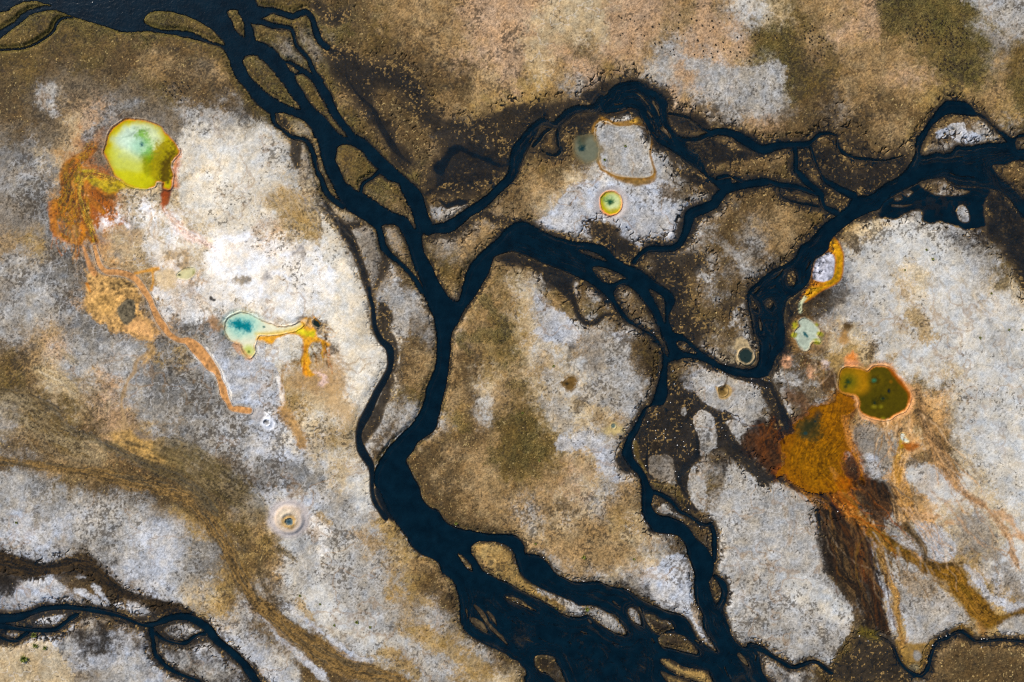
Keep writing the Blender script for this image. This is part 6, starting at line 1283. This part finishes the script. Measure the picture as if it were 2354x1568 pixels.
def blade_mat(name, c1, c2):
    m, nt, N, L = material(name)
    out = N('ShaderNodeOutputMaterial'); b = N('ShaderNodeBsdfPrincipled', i_Roughness=.8)
    a = N('ShaderNodeAttribute', attribute_name='shade'); cr = N('ShaderNodeValToRGB'); e = cr.color_ramp.elements
    e[0].color = tuple(lin(c1)) + (1,); e[1].color = tuple(lin(c2)) + (1,)
    L(a.outputs['Fac'], cr.inputs[0]); L(cr.outputs[0], b.inputs['Base Color']); L(b.outputs[0], out.inputs[0])
    return m
M_DARKT = blade_mat('dark_tussock_blades', (34, 24, 14), (74, 58, 34)); M_GREENT = blade_mat('green_tussock_blades', (70, 84, 12), (128, 130, 40))
DT = [tussock_mesh(20 + s) for s in range(3)]; GT = [tussock_mesh(40 + s) for s in range(3)]
for me in DT: me.materials.append(M_DARKT)
for me in GT: me.materials.append(M_GREENT)
dens = np.zeros(SHAPE, f32)
for s, wgt in (("30: 1280 240 1450 250 1480 330 1380 400 1290 380", 5), ("30: 1380 20 1480 40 1560 180 1800 280 1800 420 1600 420 1420 200", 1.5), ("30: 1560 560 1820 580 1820 660 1580 640", 2.), ("30: 420 20 620 60 820 160 780 200 560 140", 1.), ("30: 330 230 520 300 560 480 420 560 330 420", .9), ("20: 900 150 2300 100 2340 500 1700 560 1000 380", .18), ("00: 1500 760 1760 780 1720 900 1560 900", 1.2)):
    F = poly(s); dens[F.sl] = np.maximum(dens[F.sl], wgt * ss(2, -2, F.d))
for x, y in scatter(dens, 230, 2.6):
    put('grass_tussock', DT, x, y, .17 + .15 * rs.rand(), at(H, x, y) - .03, 'dark brown grass tussock dotting the dry turf above the river', 'tussock', 'dark tussocks on the dry turf')
for grp, where, pts in (
  ('green tufts on the pale lower plain', 'small green grass tuft alone on the pale speckled plain west of the delta', ("13: 930 1015 30", "13: 720 1045 20", "13: 1050 1060 22", "13: 590 850 16", "13: 405 770 20")),
  ('green tufts on the central peninsula', 'small green grass tuft on the tan peninsula between the two main channels', ("13: 1840 110 26", "23: 660 415 34", "23: 1120 435 20", "23: 215 295 18", "22: 380 230 20", "22: 95 660 18", "22: 250 1100 18")),
  ('green tufts on the grey bar', 'green grass tuft on the long grey bar in the delta', ("23: 690 900 34", "23: 410 895 24")),
  ('green tufts on the sinter terrace', 'olive grass tuft on the wide pale sinter terrace beside the river bend', ("31: 1510 815 24", "31: 1450 730 18", "31: 1255 915 16", "31: 2050 1130 18", "31: 2210 1465 20", "31: 2330 1465 18", "31: 1945 1540 22")),
  ('green tufts on the walled block', 'green grass tuft on the walled white block beside the murky spring', ("20: 1040 1345 22", "20: 850 1470 24")),
  ('green tufts by the creek', 'bright green grass tuft on grey ground beside the creek', ("03: 230 1350 60", "03: 330 1230 40", "03: 420 1250 34", "03: 155 100 22", "03: 310 1140 44")),
):
    for s in pts:
        x, y = pt(s); r = float(s.split()[3]) / K * M * .62
        put('grass_tuft', GT, x, y, r, at(H, x, y) - .03, where, 'grass tuft', grp)
# short turf: uncountable blades over the olive ground
tp = (green * 1.2 + fr * .6 + .06 * np.clip(1 - white, 0, 1)) * (wet < .03)
p = (tp * (dist_out < 0)).ravel().astype(np.float64); p /= p.sum()
NT = 60000
pick = rs.choice(p.size, NT, replace=True, p=p)
jx, jy = pick % NX, pick // NX
ox = PX.ravel()[pick] + (rs.rand(NT) - .5) * .16; oy = PY.ravel()[pick] + (rs.rand(NT) - .5) * .16; oz = H.ravel()[pick]
th = rs.rand(NT) * 6.283; ln = .10 + .12 * rs.rand(NT); hh = .06 + .12 * rs.rand(NT); wd = .03 + .03 * rs.rand(NT)
cx_, sx_ = np.cos(th), np.sin(th)
co = np.stack([np.stack([ox - sx_ * wd, oy + cx_ * wd, oz], 1), np.stack([ox + sx_ * wd, oy - cx_ * wd, oz], 1), np.stack([ox + cx_ * ln, oy + sx_ * ln, oz + hh], 1)], 1).reshape(-1, 3)
me = raw_mesh('grass', co, np.arange(NT * 3).reshape(-1, 3), False)
gc = C.reshape(-1, 3)[pick] * (.45 + 1.2 * rs.rand(NT))[:, None]
attr(me, 'Col', np.repeat(gc, 3, 0), 'FLOAT_COLOR'); me.materials.append(M_GROUND)
o = bpy.data.objects.new('grass', me); COL.objects.link(o); tag(o, None, None, None, 'stuff')

# ------------------------------------------------------------------ light and camera
EL, AZ = math.radians(35), math.radians(-45)
from mathutils import Vector
sun_dir = Vector((math.cos(EL) * math.sin(AZ), math.cos(EL) * math.cos(AZ), math.sin(EL)))
sun = bpy.data.lights.new('sun', 'SUN'); sun.energy = 4.6; sun.angle = math.radians(.5); sun.color = (1., .955, .89)
so = bpy.data.objects.new('sun', sun); COL.objects.link(so); so.rotation_euler = sun_dir.to_track_quat('Z', 'Y').to_euler()
w = bpy.data.worlds.new('World'); scene.world = w; w.use_nodes = True
nt = w.node_tree; nt.nodes.clear()
sky = nt.nodes.new('ShaderNodeTexSky'); sky.sky_type = 'NISHITA'; sky.sun_disc = False; sky.sun_elevation = EL; sky.sun_rotation = AZ
bg = nt.nodes.new('ShaderNodeBackground'); bg.inputs[1].default_value = .09
wo = nt.nodes.new('ShaderNodeOutputWorld'); nt.links.new(sky.outputs[0], bg.inputs[0]); nt.links.new(bg.outputs[0], wo.inputs[0])
cam = bpy.data.cameras.new('camera'); co_ = bpy.data.objects.new('camera', cam); COL.objects.link(co_)
cam.lens = 24; cam.sensor_width = 36; cam.clip_end = 5000
co_.location = (0, 0, 256 * 24 / 36 + .25)
scene.camera = co_
scene.view_settings.view_transform = 'Standard'; scene.view_settings.look = 'None'
scene.view_settings.exposure = .27
scene.cycles.use_denoising = False
scene.cycles.filter_width = 1.1; scene.view_settings.gamma = 1
